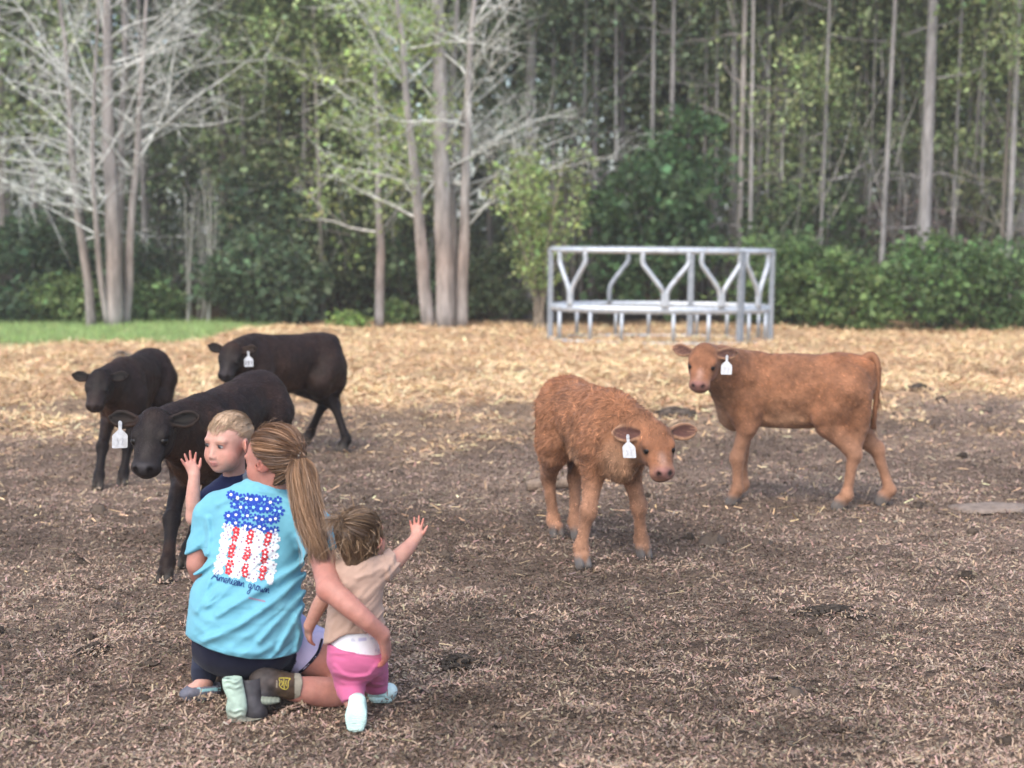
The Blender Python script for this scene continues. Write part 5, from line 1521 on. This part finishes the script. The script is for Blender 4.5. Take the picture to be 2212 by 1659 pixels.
    for i in range(1700):                                 # hair combed up from the nape
        y0, z0 = rs.uniform(-.066, .066), rs.uniform(-.085, -.030); x0 = -.075 + .9 * abs(y0) ** 1.5 * 2 + (z0 + .05) * -.45
        t = np.linspace(0, 1, 11)[:, None]; a_ = np.array((x0, y0, z0)); b_ = np.array((-.118, .004, .004)) + rs.normal(0, .006, 3)
        q = a_ * (1 - t) + b_ * t + np.array((-.022, y0 * .35, -.006)) * np.sin(t * math.pi) * rs.uniform(.5, 1.1)
        paths.append(np.array([H(*x_) for x_ in q])); hi = rs.random() ** 2.5
        cols.append(np.array((.065, .035, .020)) * (1 - hi) + np.array((.26, .15, .08)) * hi)
    strands("combed_hair", paths, rs.uniform(.0008, .0016, len(paths)), cols, root, base, np.linspace(1, .8, 11))
    mid = spline([tie, pt(656, 1006, 4.885), pt(663, 1050, 4.835), pt(673, 1110, 4.785), pt(684, 1165, 4.725), pt(693, 1216, 4.70)], 15)
    prof = np.interp(np.linspace(0, 1, 15), [0, .08, .3, .7, 1], [.010, .022, .041, .034, .016])
    paths, cols = [], []
    for i in range(3000):
        a, r_ = rs.uniform(0, 6.283), math.sqrt(rs.random()); wob = rs.normal(0, 1, 2)
        ox, oy = math.cos(a) * r_, math.sin(a) * r_ * .62
        end = 1 - r_ * .42 * rs.random() - .04 * rs.random()
        tt = np.linspace(0, end, 15); m_ = np.stack([np.interp(tt, np.linspace(0, 1, 15), mid[:, j]) for j in range(3)], 1); pr = np.interp(tt, np.linspace(0, 1, 15), prof)
        lock = fbm(np.array([[ox * 3, oy * 3, 0.0]]), 1.0, 2)[0]; wv = (.004 * np.sin(tt * 8 + wob[0]) + .020 * np.sin(tt * 5.5 + lock * 6)) * tt
        q = m_ + np.stack([ox * pr * (1 + .35 * lock) + wv - .030 * tt * (1 - tt) * 2 * (ox < 0), oy * pr * (1 + .4 * lock), 0 * pr + .006 * wob[1] * tt], 1)
        paths.append(q); hi = rs.random() ** 1.7
        hi = np.clip(.34 + .55 * lock + rs.normal(0, .16), 0, 1); cols.append(np.array((.080, .043, .024)) * (1 - hi) + np.array((.33, .190, .102)) * hi)
    for i in range(160):                                  # flyaway hairs off the head
        d = _nrm(rs.normal(0, 1, 3)); p = E0 + ER * d
        if (p[0] - .026) * .82 - (p[2] - .024) * .57 > 0 or p[2] < -.03: continue
        tt = np.linspace(0, 1, 15)[:, None]; o_ = _nrm(np.array((-.8, rs.normal(0, .5), rs.normal(-.1, .4))))
        q = p + o_ * tt * rs.uniform(.03, .09) + d * (.018 * np.sin(tt * 2.6)) * rs.uniform(.4, 1.2)
        paths.append(np.array([H(*x_) for x_ in q])); cols.append(np.array((.36, .22, .13)))
    nfly = len(paths) - 3000
    for i in range(90):                                   # loose hairs
        a = rs.uniform(-1, 1); tt = np.linspace(0, 1, 15)
        q = mid + np.stack([a * (.02 + .06 * tt ** 1.5) + .01 * np.sin(tt * 6 + a * 5), rs.normal(0, .012) - .01 + 0 * tt, -.01 * np.abs(a) * tt], 1)
        paths.append(q); cols.append(np.array((.40, .25, .15)))
    strands("ponytail", paths, np.concatenate([rs.uniform(.0007, .0014, 3000), np.full(90 + nfly, .00045)]), cols, root, base)
    K = MB()
    for i in range(11):
        a = i / 11 * 6.283; c = tie + .017 * (math.cos(a) * hf[1] + math.sin(a) * hf[2]) + hf[0] * -.004 - base
        V_ = [c + .0048 * np.array((math.sin(x) * math.cos(y), math.sin(x) * math.sin(y), math.cos(x))) for x in np.linspace(0, math.pi, 5) for y in np.linspace(0, 5.236, 6)]
        K.add(V_, [(x * 6 + y, x * 6 + (y + 1) % 6, (x + 1) * 6 + (y + 1) % 6, (x + 1) * 6 + y) for x in range(4) for y in range(6)], (.75, .68, .58) if i % 3 else (.03, .03, .04))
    K.build("beaded_hair_tie", RUBBER_MAT, root)
build_woman()
# ------------------------------------------------------------------ the small girl
def build_girl():
    SK = (0.48, 0.25, 0.19)
    base = np.array((pt(772, 1500, 4.72)[0], 4.60, 0.0))
    root = empty("person", base)
    tag(root, "toddler girl in beige shirt and pink leggings reaching out one arm", "person", "family watching the calves")
    hc = pt(780, 1160, 4.745); hf = frame((.52, .85, .06), (.05, 0, 1))
    B = Field((pt(640, 1300, 4.7)[0], 4.40, -.01), (pt(945, 1300, 4.9)[0], 5.0, hc[2] + .14), 0.0036)
    B.loft([pt(771, 1415, 4.745), pt(771, 1330, 4.745), pt(775, 1255, 4.74), pt(782, 1222, 4.74)], (1, 0, 0), [.072, .070, .070, .052], [.062, .060, .056, .042], 0.03, SK)
    B.limb([pt(782, 1228, 4.74), pt(781, 1205, 4.74), hc + np.array((0, -.01, -.04))], [.036, .034, .036], 0.02, SK)
    human_head(B, hc, hf, 0.80, SK, child=1.0)
    B.limb([pt(830, 1226, 4.745), pt(852, 1211, 4.775), pt(872, 1193, 4.80), pt(886, 1178, 4.83), pt(897, 1163, 4.845)], [.034, .031, .027, .023, .018], 0.02, SK)
    hand(B, pt(898, 1166, 4.845), (.04, .5, 1), (-.1, -1, .5), 0.50, SK, curl=(.16, .18, .22, .26), spread=.26, thumb=1, tcurl=.05, k=.003)
    B.limb([pt(735, 1238, 4.75), pt(715, 1272, 4.76), pt(693, 1302, 4.77), pt(668, 1352, 4.80)], [.032, .029, .026, .019], 0.02, SK)
    hand(B, pt(668, 1350, 4.80), (-.12, .35, -.75), (.5, 0.5, -.3), 0.60, SK, curl=(.3, .3, .3, .3), spread=.15, thumb=-1, k=.003)
    B.limb([pt(752, 1425, 4.74), pt(752, 1482, 4.73), pt(766, 1524, 4.64)], [.055, .042, .026], 0.02, SK)
    B.limb([pt(798, 1425, 4.76), pt(808, 1458, 4.83), pt(815, 1496, 4.88)], [.052, .038, .025], 0.02, SK)
    V, Q, C = B.mesh(1)
    link("body", mesh_np("girl_body", V - base, Q, C * (1 + np.array((.03, .09, .09)) * fbm(V, 18, 3)[:, None])), SKIN_MAT, root)
    # shirt
    SH = (0.41, 0.28, 0.22)
    S = Field((pt(670, 1300, 4.7)[0], 4.42, pt(700, 1420, 4.7)[2]), (pt(890, 1300, 4.9)[0], 4.86, pt(780, 1185, 4.7)[2]), 0.0035)
    S.loft([pt(765, 1410, 4.735), pt(768, 1360, 4.735), pt(770, 1300, 4.735), pt(774, 1252, 4.735), pt(780, 1222, 4.735), pt(782, 1206, 4.735)], (1, 0, .04), [.106, .098, .090, .087, .068, .046], [.090, .082, .075, .068, .056, .044], 0.02, SH, n=13, rc=.02)
    S.limb([pt(800, 1232, 4.735), pt(832, 1224, 4.745), pt(858, 1207, 4.785)], [.050, .045, .043], 0.03, SH)
    S.limb([pt(757, 1238, 4.74), pt(735, 1240, 4.75), pt(722, 1264, 4.76)], [.048, .042, .039], 0.03, SH)
    def cut(p, n, r):
        n = _nrm(n).astype(np.float32); p = np.asarray(p, np.float32)
        S.put(lambda X_: np.maximum(-((X_ - p) @ n), np.linalg.norm(X_ - p, axis=-1) - r), p - r, p + r, .003, None, '-')
    cut(pt(853, 1210, 4.78), (.75, .35, .35), .075); cut(pt(723, 1262, 4.76), (-.4, 0, -.9), .055); cut(pt(782, 1200, 4.735), (0, 0.1, 1), .07)
    S.add_disp(folds([([(825, 1225), (800, 1240), (770, 1248)], .006, 6), ([(838, 1228), (842, 1255)], .007, 6), ([(825, 1260), (790, 1290), (750, 1300)], .006, 7), ([(828, 1285), (800, 1315), (770, 1330)], .006, 7),
                      ([(765, 1335), (750, 1365)], .007, 6), ([(785, 1335), (783, 1365)], .007, 5), ([(800, 1335), (803, 1360)], .006, 5), ([(730, 1300), (715, 1350), (705, 1385)], .006, 8), ([(745, 1260), (720, 1290)], .005, 7), ([(850, 1205), (850, 1225)], .005, 5)]), .03)
    S.add_disp(drape(.75, 36, 8, .009), .03)
    hem = [(660, 1398), (696, 1394), (716, 1389), (735, 1376), (750, 1370), (790, 1369), (815, 1362), (840, 1350)]
    hu, hv = zip(*hem)
    S.put(lambda P: (np.interp(uv_of(P)[0], hu, hv) - 18 * np.clip((P[..., 1] - 4.62) / .05, 0, 1) - uv_of(P)[1]) / 660., S.lo, S.lo + S.h * S.dim, .003, None, '-')
    garment("shirt", S, root, base, lambda V_, C_: C_ * (1 + .05 * fbm(V_, 14, 2)[:, None]))
    # diaper and leggings
    D_ = Field((pt(690, 1300, 4.7)[0], 4.42, pt(700, 1440, 4.7)[2]), (pt(850, 1300, 4.9)[0], 4.86, pt(780, 1345, 4.7)[2]), 0.0035)
    D_.loft([pt(768, 1425, 4.735), pt(766, 1385, 4.735), pt(768, 1352, 4.735)], (1, 0, .10), [.092, .084, .078], [.080, .073, .066], 0.01, (.74, .74, .78), rc=.02)
    def dia(V_, C_):
        n_ = fbm(V_, 70, 2); C_ = C_.copy(); C_[n_ > .55] = (.55, .56, .66)
        u, v = uv_of(V_); C_[(np.abs(u - 783) < 9) & (np.abs(v - 1381 + (u - 783) * .15) < 4)] = (.50, .48, .66); return C_
    garment("diaper", D_, root, base, dia)
    PK = (0.50, 0.12, 0.24)
    L = Field((pt(690, 1300, 4.7)[0], 4.36, -.005), (pt(860, 1300, 4.9)[0], 5.0, pt(780, 1350, 4.7)[2]), 0.0035)
    L.loft([pt(768, 1378, 4.735), pt(768, 1400, 4.733), pt(770, 1428, 4.735), pt(772, 1448, 4.74)], (1, 0, .14), [.088, .093, .096, .080], [.082, .090, .092, .078], 0.02, PK, rc=.02)
    L.ell(pt(798, 1425, 4.705), (.050, .058, .055), 0.03, PK); L.ell(pt(752, 1428, 4.705), (.052, .058, .055), 0.03, PK)
    L.limb([pt(756, 1432, 4.735), pt(757, 1480, 4.72), pt(764, 1517, 4.64)], [.064, .052, .034], 0.02, PK)
    L.limb([pt(800, 1430, 4.76), pt(810, 1456, 4.82), pt(813, 1492, 4.87)], [.058, .046, .037], 0.02, PK)
    L.half(pt(768, 1396, 4.735), (.22, 0, 1), .003)
    def ankle(p, n, r):
        n = _nrm(n).astype(np.float32); p = np.asarray(p, np.float32)
        L.put(lambda X_: np.maximum(-((X_ - p) @ n), np.linalg.norm(X_ - p, axis=-1) - r), p - r, p + r, .003, None, '-')
    ankle(pt(813, 1489, 4.87), (.0, .2, -1), .06); ankle(pt(765, 1514, 4.64), (.1, -.6, -1), .06)
    L.add_disp(folds([([(716, 1412), (760, 1410), (815, 1388)], .004, 4), ([(722, 1452), (760, 1466), (800, 1458)], .006, 5), ([(722, 1440), (745, 1458), (790, 1464)], .006, 5), ([(738, 1475), (780, 1478), (800, 1470)], .005, 5), ([(800, 1455), (822, 1430)], .006, 6), ([(745, 1510), (780, 1498)], .005, 5), ([(748, 1520), (785, 1505)], .004, 5), ([(800, 1478), (826, 1480)], .004, 4)]), .03)
    L.add_disp(drape(-.15, 45, 9, .0045), .03)
    garment("leggings", L, root, base, lambda V_, C_: C_ * (1 + .06 * fbm(V_, 16, 2)[:, None]))
    # clogs
    MT = (0.50, 0.68, 0.62)
    def clog_sole():
        K = Field((pt(735, 1500, 4.6)[0], 4.32, -.004), (pt(800, 1500, 4.7)[0], 4.66, pt(768, 1478, 4.6)[2]), 0.0028)
        K.loft([pt(771, 1508, 4.602), pt(770, 1525, 4.592), pt(769, 1548, 4.578), pt(768, 1574, 4.572)], (1, 0, 0), [.026, .029, .036, .028], [.013, .012, .012, .011], 0.004, MT)
        K.loft([pt(772, 1514, 4.622), pt(771, 1535, 4.615), pt(769, 1560, 4.605)], (1, 0, 0), [.028, .033, .034], [.026, .028, .024], 0.01, MT)
        def tread(P):
            u, v = uv_of(P); w = np.where(v > 1533, 1.0, .35)
            return .0016 * w * np.sin((v + 3 * np.cos((u - 768) * .09)) * (2 * math.pi / 5.2)) * (P[:, 1] < 4.465) * (np.abs(u - 769) < 21)
        K.add_disp(tread, .02)
        garment("clog", K, root, base, lambda V_, C_: C_ * (1 + .06 * fbm(V_, 40, 2)[:, None]), RUBBER_MAT)
        K = Field((pt(785, 1500, 4.8)[0], 4.66, -.004), (pt(865, 1500, 4.9)[0], 4.95, pt(815, 1470, 4.9)[2]), 0.0028)
        K.limb([pt(812, 1500, 4.865), pt(828, 1499, 4.885), pt(838, 1494, 4.915)], [.028, .030, .027], 0.01, MT)
        K.ell(pt(842, 1493, 4.90), (.026, .034, .026), 0.012, (.62, .74, .70))
        K.loft([pt(806, 1508, 4.855), pt(826, 1507, 4.875), pt(842, 1502, 4.91)], (.4, 1, 0), [.028, .033, .028], [.012, .012, .012], 0.006, MT)
        K.add_disp(lambda P: .0015 * np.sin(uv_of(P)[1] * (2 * math.pi / 7)) * (uv_of(P)[0] < 832), .02)
        garment("clog", K, root, base, lambda V_, C_: C_ * np.where((np.sin(uv_of(V_)[1] * (2 * math.pi / 11)) < -.3) & (uv_of(V_)[0] < 832), .62, 1.0)[:, None], RUBBER_MAT)
    clog_sole()
    # hair
    k = .80; rs = np.random.default_rng(19)
    def H(f, s_, u): return hc + k * (f * hf[0] + s_ * hf[1] + u * hf[2])
    Cp = Field(hc - .13, hc + .13, 0.005)
    Cp.ell(H(-.014, 0, .036), np.array((.102, .083, .090)) * k, 0.01, (.10, .058, .036), rot=hf)
    Cp.ell(H(-.038, 0, -.025), np.array((.060, .062, .060)) * k, 0.03, (.09, .052, .033), rot=hf)
    Cp.half(H(.030, 0, .0), hf[0] * .88 - hf[2] * .47, .005)
    garment("scalp_hair", Cp, root, base, None, HAIR_MAT)
    E0 = np.array((-.014, 0, .030)); ER = np.array((.106, .088, .095)); d1 = _nrm((-.80, .30, .52)); paths, cols = [], []
    dk, lt = np.array((.080, .047, .029)), np.array((.33, .215, .125))
    while len(paths) < 2300:
        d = _nrm(rs.normal(0, 1, 3)); p = E0 + ER * d
        if (p[0] - .034) * .88 - p[2] * .47 > .003 or p[2] < .005: continue
        ang = math.acos(np.clip(d @ d1, -1, 1))
        if ang < .2: continue
        t = np.linspace(0, 1, 10)[:, None]; q = (np.sin((1 - t) * ang) * d + np.sin(t * ang) * d1) / math.sin(ang)
        q = E0 + q * (ER + .008 * np.sin(t * math.pi) * rs.uniform(.2, 1.2) + rs.normal(0, .001))
        paths.append(np.array([H(*x_) for x_ in q])); hi = rs.random() ** 2 * np.clip(.35 + d[2], .15, 1)
        cols.append(dk * (1 - hi) + lt * hi)
    strands("combed_hair", paths, rs.uniform(.0006, .0012, len(paths)), cols, root, base, np.linspace(1, .8, 10))
    paths, cols = [], []                                # loose hair hanging to the neck
    for i in range(3200):
        th = rs.uniform(-2.2, 2.2); zz = rs.uniform(-.055, .060)
        p = np.array((-.014 - .100 * math.cos(th), .086 * math.sin(th), zz))
        if p[0] > .03: continue
        zc = math.sqrt(max(0.05, 1 - ((zz - .030) / .097) ** 2)); ln = (zz + (.15 if rs.random() < .75 else .20)) * rs.uniform(.45, 1.0); t = np.linspace(0, 1, 10)
        z_ = zz - ln * t; shp = np.sqrt(np.clip(1 - ((z_ - .030) / .135) ** 2, .48, 1)); lk = fbm(np.array([[th * 2.2, 0, 0]]), 1.0, 2)[0]
        a = th + .26 * np.sin(t * 5 + lk * 7) * t + rs.normal(0, .08) * t
        r_ = shp * (1.015 + rs.uniform(0, .05)) + .10 * t * max(lk, 0)
        q = np.stack([-.014 - .102 * np.cos(a) * r_, .088 * np.sin(a) * r_, z_], 1)
        paths.append(np.array([H(*x_) for x_ in q])); hi = rs.random() ** 2.4
        cols.append(dk * .85 * (1 - hi) + lt * hi)
    tie = H(-.098, .030, .082)
    for i in range(420):                                # little tuft above the band
        a = rs.uniform(0, 6.283); o = np.array((-.45, .25, .85)) + .65 * np.array((-.8 * math.cos(a), math.sin(a), .35 * math.cos(a))); o = _nrm(o)
        t = np.linspace(0, 1, 10); L_ = rs.uniform(.05, .10)
        q = np.array((-.098, .030, .082)) + o * (t * L_)[:, None] + np.stack([-.015 * t ** 2, 0 * t, -.075 * t ** 2 * rs.uniform(.5, 1.3)], 1) + rs.normal(0, .003, 3)
        paths.append(np.array([H(*x_) for x_ in q])); hi = rs.random() ** 1.2
        cols.append(dk * (1 - hi) + lt * 1.1 * hi)
    for i in range(260):                                # flyaways
        d = _nrm(rs.normal(0, 1, 3)); p = E0 + ER * d * np.array((1, 1, 1.0))
        if (p[0] - .034) * .88 - p[2] * .47 > 0: continue
        t = np.linspace(0, 1, 10)[:, None]; o = _nrm(np.array((-.3, rs.normal(0, .6), rs.normal(-.4, .6))))
        q = p + o * t * rs.uniform(.03, .10) + d * .03 * np.sin(t * 2.4) * rs.uniform(.3, 1.2)
        paths.append(np.array([H(*x_) for x_ in q])); cols.append(lt * rs.uniform(.6, 1.1))
    strands("loose_hair", paths, rs.uniform(.0006, .0011, len(paths)), cols, root, base)
    K = MB(); a_ = [tie + .010 * (math.cos(x) * hf[1] + math.sin(x) * _nrm(hf[0] + hf[2])) - base for x in np.linspace(0, 6.283, 13)]
    K.tube(a_, .0035, 6, (.05, .03, .03)); K.build("hair_band", RUBBER_MAT, root)
build_girl()

# ------------------------------------------------------------------ the boy behind the woman's shoulder
def build_boy():
    SK = (0.53, 0.29, 0.23)
    base = np.array((pt(450, 1500, 4.93)[0], 4.85, 0.0))
    root = empty("person", base)
    tag(root, "boy with short blond hair in navy shirt, one hand raised, looking aside", "person", "family watching the calves")
    k = .90; hc = pt(495, 957, 5.15); hf = frame((-.50, -.86, -.10), (.03, 0, 1))
    B = Field((pt(375, 1300, 4.9)[0], 4.66, -.01), (pt(590, 1000, 5.3)[0], 5.30, hc[2] + .15), 0.0036)
    Hh = human_head(B, hc, hf, k, SK, child=1.0, lip=(.52, .22, .20), brow=(.36, .20, .13))
    B.loft([pt(488, 1300, 5.20), pt(498, 1150, 5.22), pt(505, 1065, 5.21)], (1, 0, 0), [.085, .088, .075], [.065, .068, .055], 0.03, SK)
    B.limb([pt(508, 1060, 5.2), pt(506, 1030, 5.19), hc + np.array((.01, .02, -.05))], [.045, .040, .040], 0.02, SK)
    B.limb([pt(470, 1068, 5.18), pt(440, 1095, 5.11), pt(422, 1116, 5.06), ], [.038, .034, .031], 0.015, SK)
    B.limb([pt(422, 1116, 5.06), pt(417, 1085, 5.05), pt(418, 1055, 5.05), pt(420, 1028, 5.055)], [.029, .026, .023, .019], 0.015, SK)
    hand(B, pt(419, 1028, 5.055), (-.30, .05, 1), (.45, -.85, .1), 0.54, SK, curl=(.25, .14, .12, .16), spread=.36, thumb=1, tcurl=.15, k=.003)
    B.limb([pt(540, 1075, 5.2), pt(552, 1130, 5.22), pt(545, 1190, 5.22)], [.038, .034, .028], 0.02, SK)
    hand(B, pt(545, 1190, 5.22), (-.2, .1, -1), (-1, 0, 0), 0.66, SK, thumb=1, k=.003)
    for a in ([pt(470, 1310, 5.18), pt(452, 1395, 5.06), pt(441, 1474, 4.93)], [pt(505, 1310, 5.2), pt(512, 1390, 5.2), pt(515, 1440, 5.16)]):
        B.limb(a, [.058, .044, .029], 0.02, SK)
    B.limb([pt(440, 1474, 4.93), pt(428, 1486, 4.91), pt(408, 1492, 4.90)], [.030, .027, .020], 0.01, SK)
    V, Q, C = B.mesh(1)
    link("body", mesh_np("boy_body", V - base, Q, C * (1 + np.array((.02, .07, .07)) * fbm(V, 18, 3)[:, None])), SKIN_MAT, root)
    eyeballs(Hh, hf, k, _nrm(hf[0] * 1.0 - hf[1] * .35 - hf[2] * .12), root, base)
    # shirt
    NV = (0.014, 0.018, 0.055)
    S = Field((pt(395, 1300, 4.9)[0], 4.86, pt(480, 1350, 5.2)[2]), (pt(595, 1000, 5.3)[0], 5.28, pt(500, 1000, 5.2)[2]), 0.005)
    S.loft([pt(488, 1330, 5.2), pt(496, 1150, 5.22), pt(503, 1080, 5.21), pt(507, 1040, 5.195), pt(507, 1020, 5.19)], (1, 0, 0), [.10, .102, .094, .054, .047], [.078, .080, .068, .052, .047], 0.02, NV)
    S.limb([pt(500, 1070, 5.2), pt(470, 1070, 5.175), pt(440, 1095, 5.11), pt(428, 1108, 5.085)], [.055, .050, .046, .044], 0.02, NV)
    S.limb([pt(515, 1070, 5.2), pt(540, 1078, 5.2), pt(550, 1118, 5.22)], [.055, .050, .045], 0.02, NV)
    def cut(p, n, r):
        n = _nrm(n).astype(np.float32); p = np.asarray(p, np.float32)
        S.put(lambda X_: np.maximum(-((X_ - p) @ n), np.linalg.norm(X_ - p, axis=-1) - r), p - r, p + r, .003, None, '-')
    cut(pt(436, 1099, 5.10), (-.8, -.4, -.5), .09); cut(pt(506, 1022, 5.19), (-.1, -.1, 1), .075)
    S.add_disp(folds([([(500, 1050), (470, 1075), (445, 1100)], .005, 5), ([(520, 1060), (490, 1085), (460, 1110)], .005, 5)]), .03)
    def sc(V_, C_):
        u, v = uv_of(V_); C_ = C_.copy(); C_[u > 524] = (.26, .27, .30); return C_
    garment("shirt", S, root, base, sc)
    # trousers
    DN = (0.022, 0.026, 0.045)
    L = Field((pt(395, 1400, 4.9)[0], 4.70, .0), (pt(580, 1300, 5.3)[0], 5.28, pt(480, 1270, 5.2)[2]), 0.005)
    L.loft([pt(488, 1290, 5.2), pt(488, 1330, 5.2)], (1, 0, 0), [.098, .10], [.075, .08], 0.02, DN)
    L.limb([pt(472, 1320, 5.18), pt(455, 1392, 5.07), pt(442, 1440, 4.97), pt(441, 1455, 4.95)], [.072, .058, .047, .045], 0.03, DN)
    L.limb([pt(441, 1455, 4.95), pt(441, 1468, 4.94)], [.036, .035], 0.008, tuple(np.array(DN) * .6))
    L.limb([pt(505, 1320, 5.2), pt(512, 1390, 5.2), pt(515, 1440, 5.16)], [.072, .055, .045], 0.02, DN)
    L.add_disp(folds([([(420, 1425), (445, 1432), (465, 1425)], .005, 5), ([(420, 1445), (445, 1450), (465, 1443)], .004, 4), ([(425, 1400), (450, 1415)], .004, 6)]), .03)
    garment("trousers", L, root, base, lambda V_, C_: C_ * (1 + .5 * np.clip(fbm(V_, 12, 3), -.5, 1))[:, None])
    # clog
    GY = (0.10, 0.10, 0.125)
    K = Field((pt(375, 1500, 4.9)[0], 4.66, -.004), (pt(485, 1500, 5.0)[0], 4.92, pt(430, 1460, 5.0)[2]), 0.003)
    K.loft([pt(463, 1488, 4.915), pt(440, 1491, 4.905), pt(415, 1494, 4.895), pt(398, 1499, 4.89)], (.15, 1, 0), [.030, .036, .041, .030], [.030, .028, .026, .017], 0.01, GY)
    K.loft([pt(466, 1503, 4.91), pt(430, 1505, 4.90), pt(397, 1505, 4.89)], (.15, 1, 0), [.033, .040, .034], [.012, .012, .011], 0.004, (.05, .05, .06))
    K.ell(pt(440, 1466, 4.93), (.030, .030, .030), 0.01, None, op='-')
    def kc(V_, C_):
        u, v = uv_of(V_); C_ = C_.copy()
        C_[(np.abs(v - 1491 - (u - 440) * -.08) < 3.2) & (u > 432)] = (.20, .38, .40); C_[(np.abs(u - 427 - (v - 1480) * .3) < 3.5) & (v < 1488)] = (.25, .42, .45)
        n_ = np.clip(fbm(V_, 50, 3), 0, 1)[:, None]; return C_ * (1 + .3 * n_)
    garment("clog", K, root, base, kc, RUBBER_MAT)
    K = Field((pt(470, 1500, 5.2)[0], 4.85, -.004), (pt(560, 1500, 5.2)[0], 5.2, .14), 0.004)
    q = pt(515, 1440, 5.16); q[2] = .04
    K.loft([q + (.03, 0, 0), q + (-.03, -.02, 0), q + (-.06, -.04, -.012)], (.15, 1, 0), [.032, .038, .03], [.036, .032, .024], 0.01, GY)
    garment("clog", K, root, base, None, RUBBER_MAT)
    # hair
    rs = np.random.default_rng(29)
    def H(f, s_, u): return hc + k * (f * hf[0] + s_ * hf[1] + u * hf[2])
    Cp = Field(hc - .14, hc + .14, 0.0045)
    Cp.ell(H(-.014, 0, .037), np.array((.100, .081, .088)) * k, 0.008, (.42, .285, .18), rot=hf)
    Cp.ell(H(-.045, 0, -.01), np.array((.062, .064, .066)) * k, 0.02, (.36, .24, .15), rot=hf)
    Cp.half(H(.016, 0, .045), hf[0] * .70 - hf[2] * .715, .006)
    garment("scalp_hair", Cp, root, base, lambda V_, C_: C_ * (1 + .2 * fbm(V_, 60, 2))[:, None], HAIR_MAT)
    E0 = np.array((-.014, 0, .034)); ER = np.array((.100, .082, .088)); paths, cols = [], []
    while len(paths) < 5200:
        d = _nrm(rs.normal(0, 1, 3)); p = E0 + ER * d
        pl = (p[0] - .020) * .70 - (p[2] - .045) * .715
        if pl > .004 or p[2] < -.055: continue
        if abs(p[1]) > .06 and p[2] < .012 and -.03 < p[0]: continue
        n_ = d; sw = fbm(p[None] * 1.0, 28, 2)[0]; fl = np.array((.9, .45 * sw + rs.normal(0, .08), .05 if p[2] > .06 else -.45)); fl = fl - n_ * (fl @ n_); fl = _nrm(fl)
        top = np.clip((p[2] - .03) / .06, 0, 1); ln = (.010 + .024 * top) * rs.uniform(.7, 1.3)
        if p[0] > .03 and p[2] > .08: ln *= 1.35
        t = np.linspace(0, 1, 5)[:, None]
        q = p - n_ * .002 + fl * t * ln + n_ * ln * (.22 * t - .20 * t * t) * (.5 + .5 * top) + fl * 0
        paths.append(np.array([H(*x_) for x_ in q])); hi = rs.random() ** 1.3 * (.35 + .65 * top)
        cols.append(np.array((.28, .18, .11)) * (1 - hi) + np.array((.60, .44, .28)) * hi)
    strands("short_hair", paths, rs.uniform(.0006, .0011, len(paths)), cols, root, base)
build_boy()
brush(1500, 99)

# ------------------------------------------------------------------ thin haze, added to veil the far wood and lighten its dark gaps
hz = MB(); hz.box((0, 25, 7.5), (700, 640, 18.2))
haze = hz.build("haze", None, smooth=False)
_m = bpy.data.materials.new("added_haze"); _m.use_nodes = True; _t = _m.node_tree
_t.nodes.remove(_t.nodes["Principled BSDF"])
_v = _t.nodes.new("ShaderNodeVolumePrincipled"); _v.inputs["Color"].default_value = (0.96, 0.95, 0.92, 1); _v.inputs["Density"].default_value = 0.0019; _v.inputs["Anisotropy"].default_value = 0.2
_t.links.new(_v.outputs[0], _t.nodes["Material Output"].inputs["Volume"])
haze.data.materials.append(_m)
tag(haze, "thin pale haze added to lighten the far wood", "haze", kind="stuff")
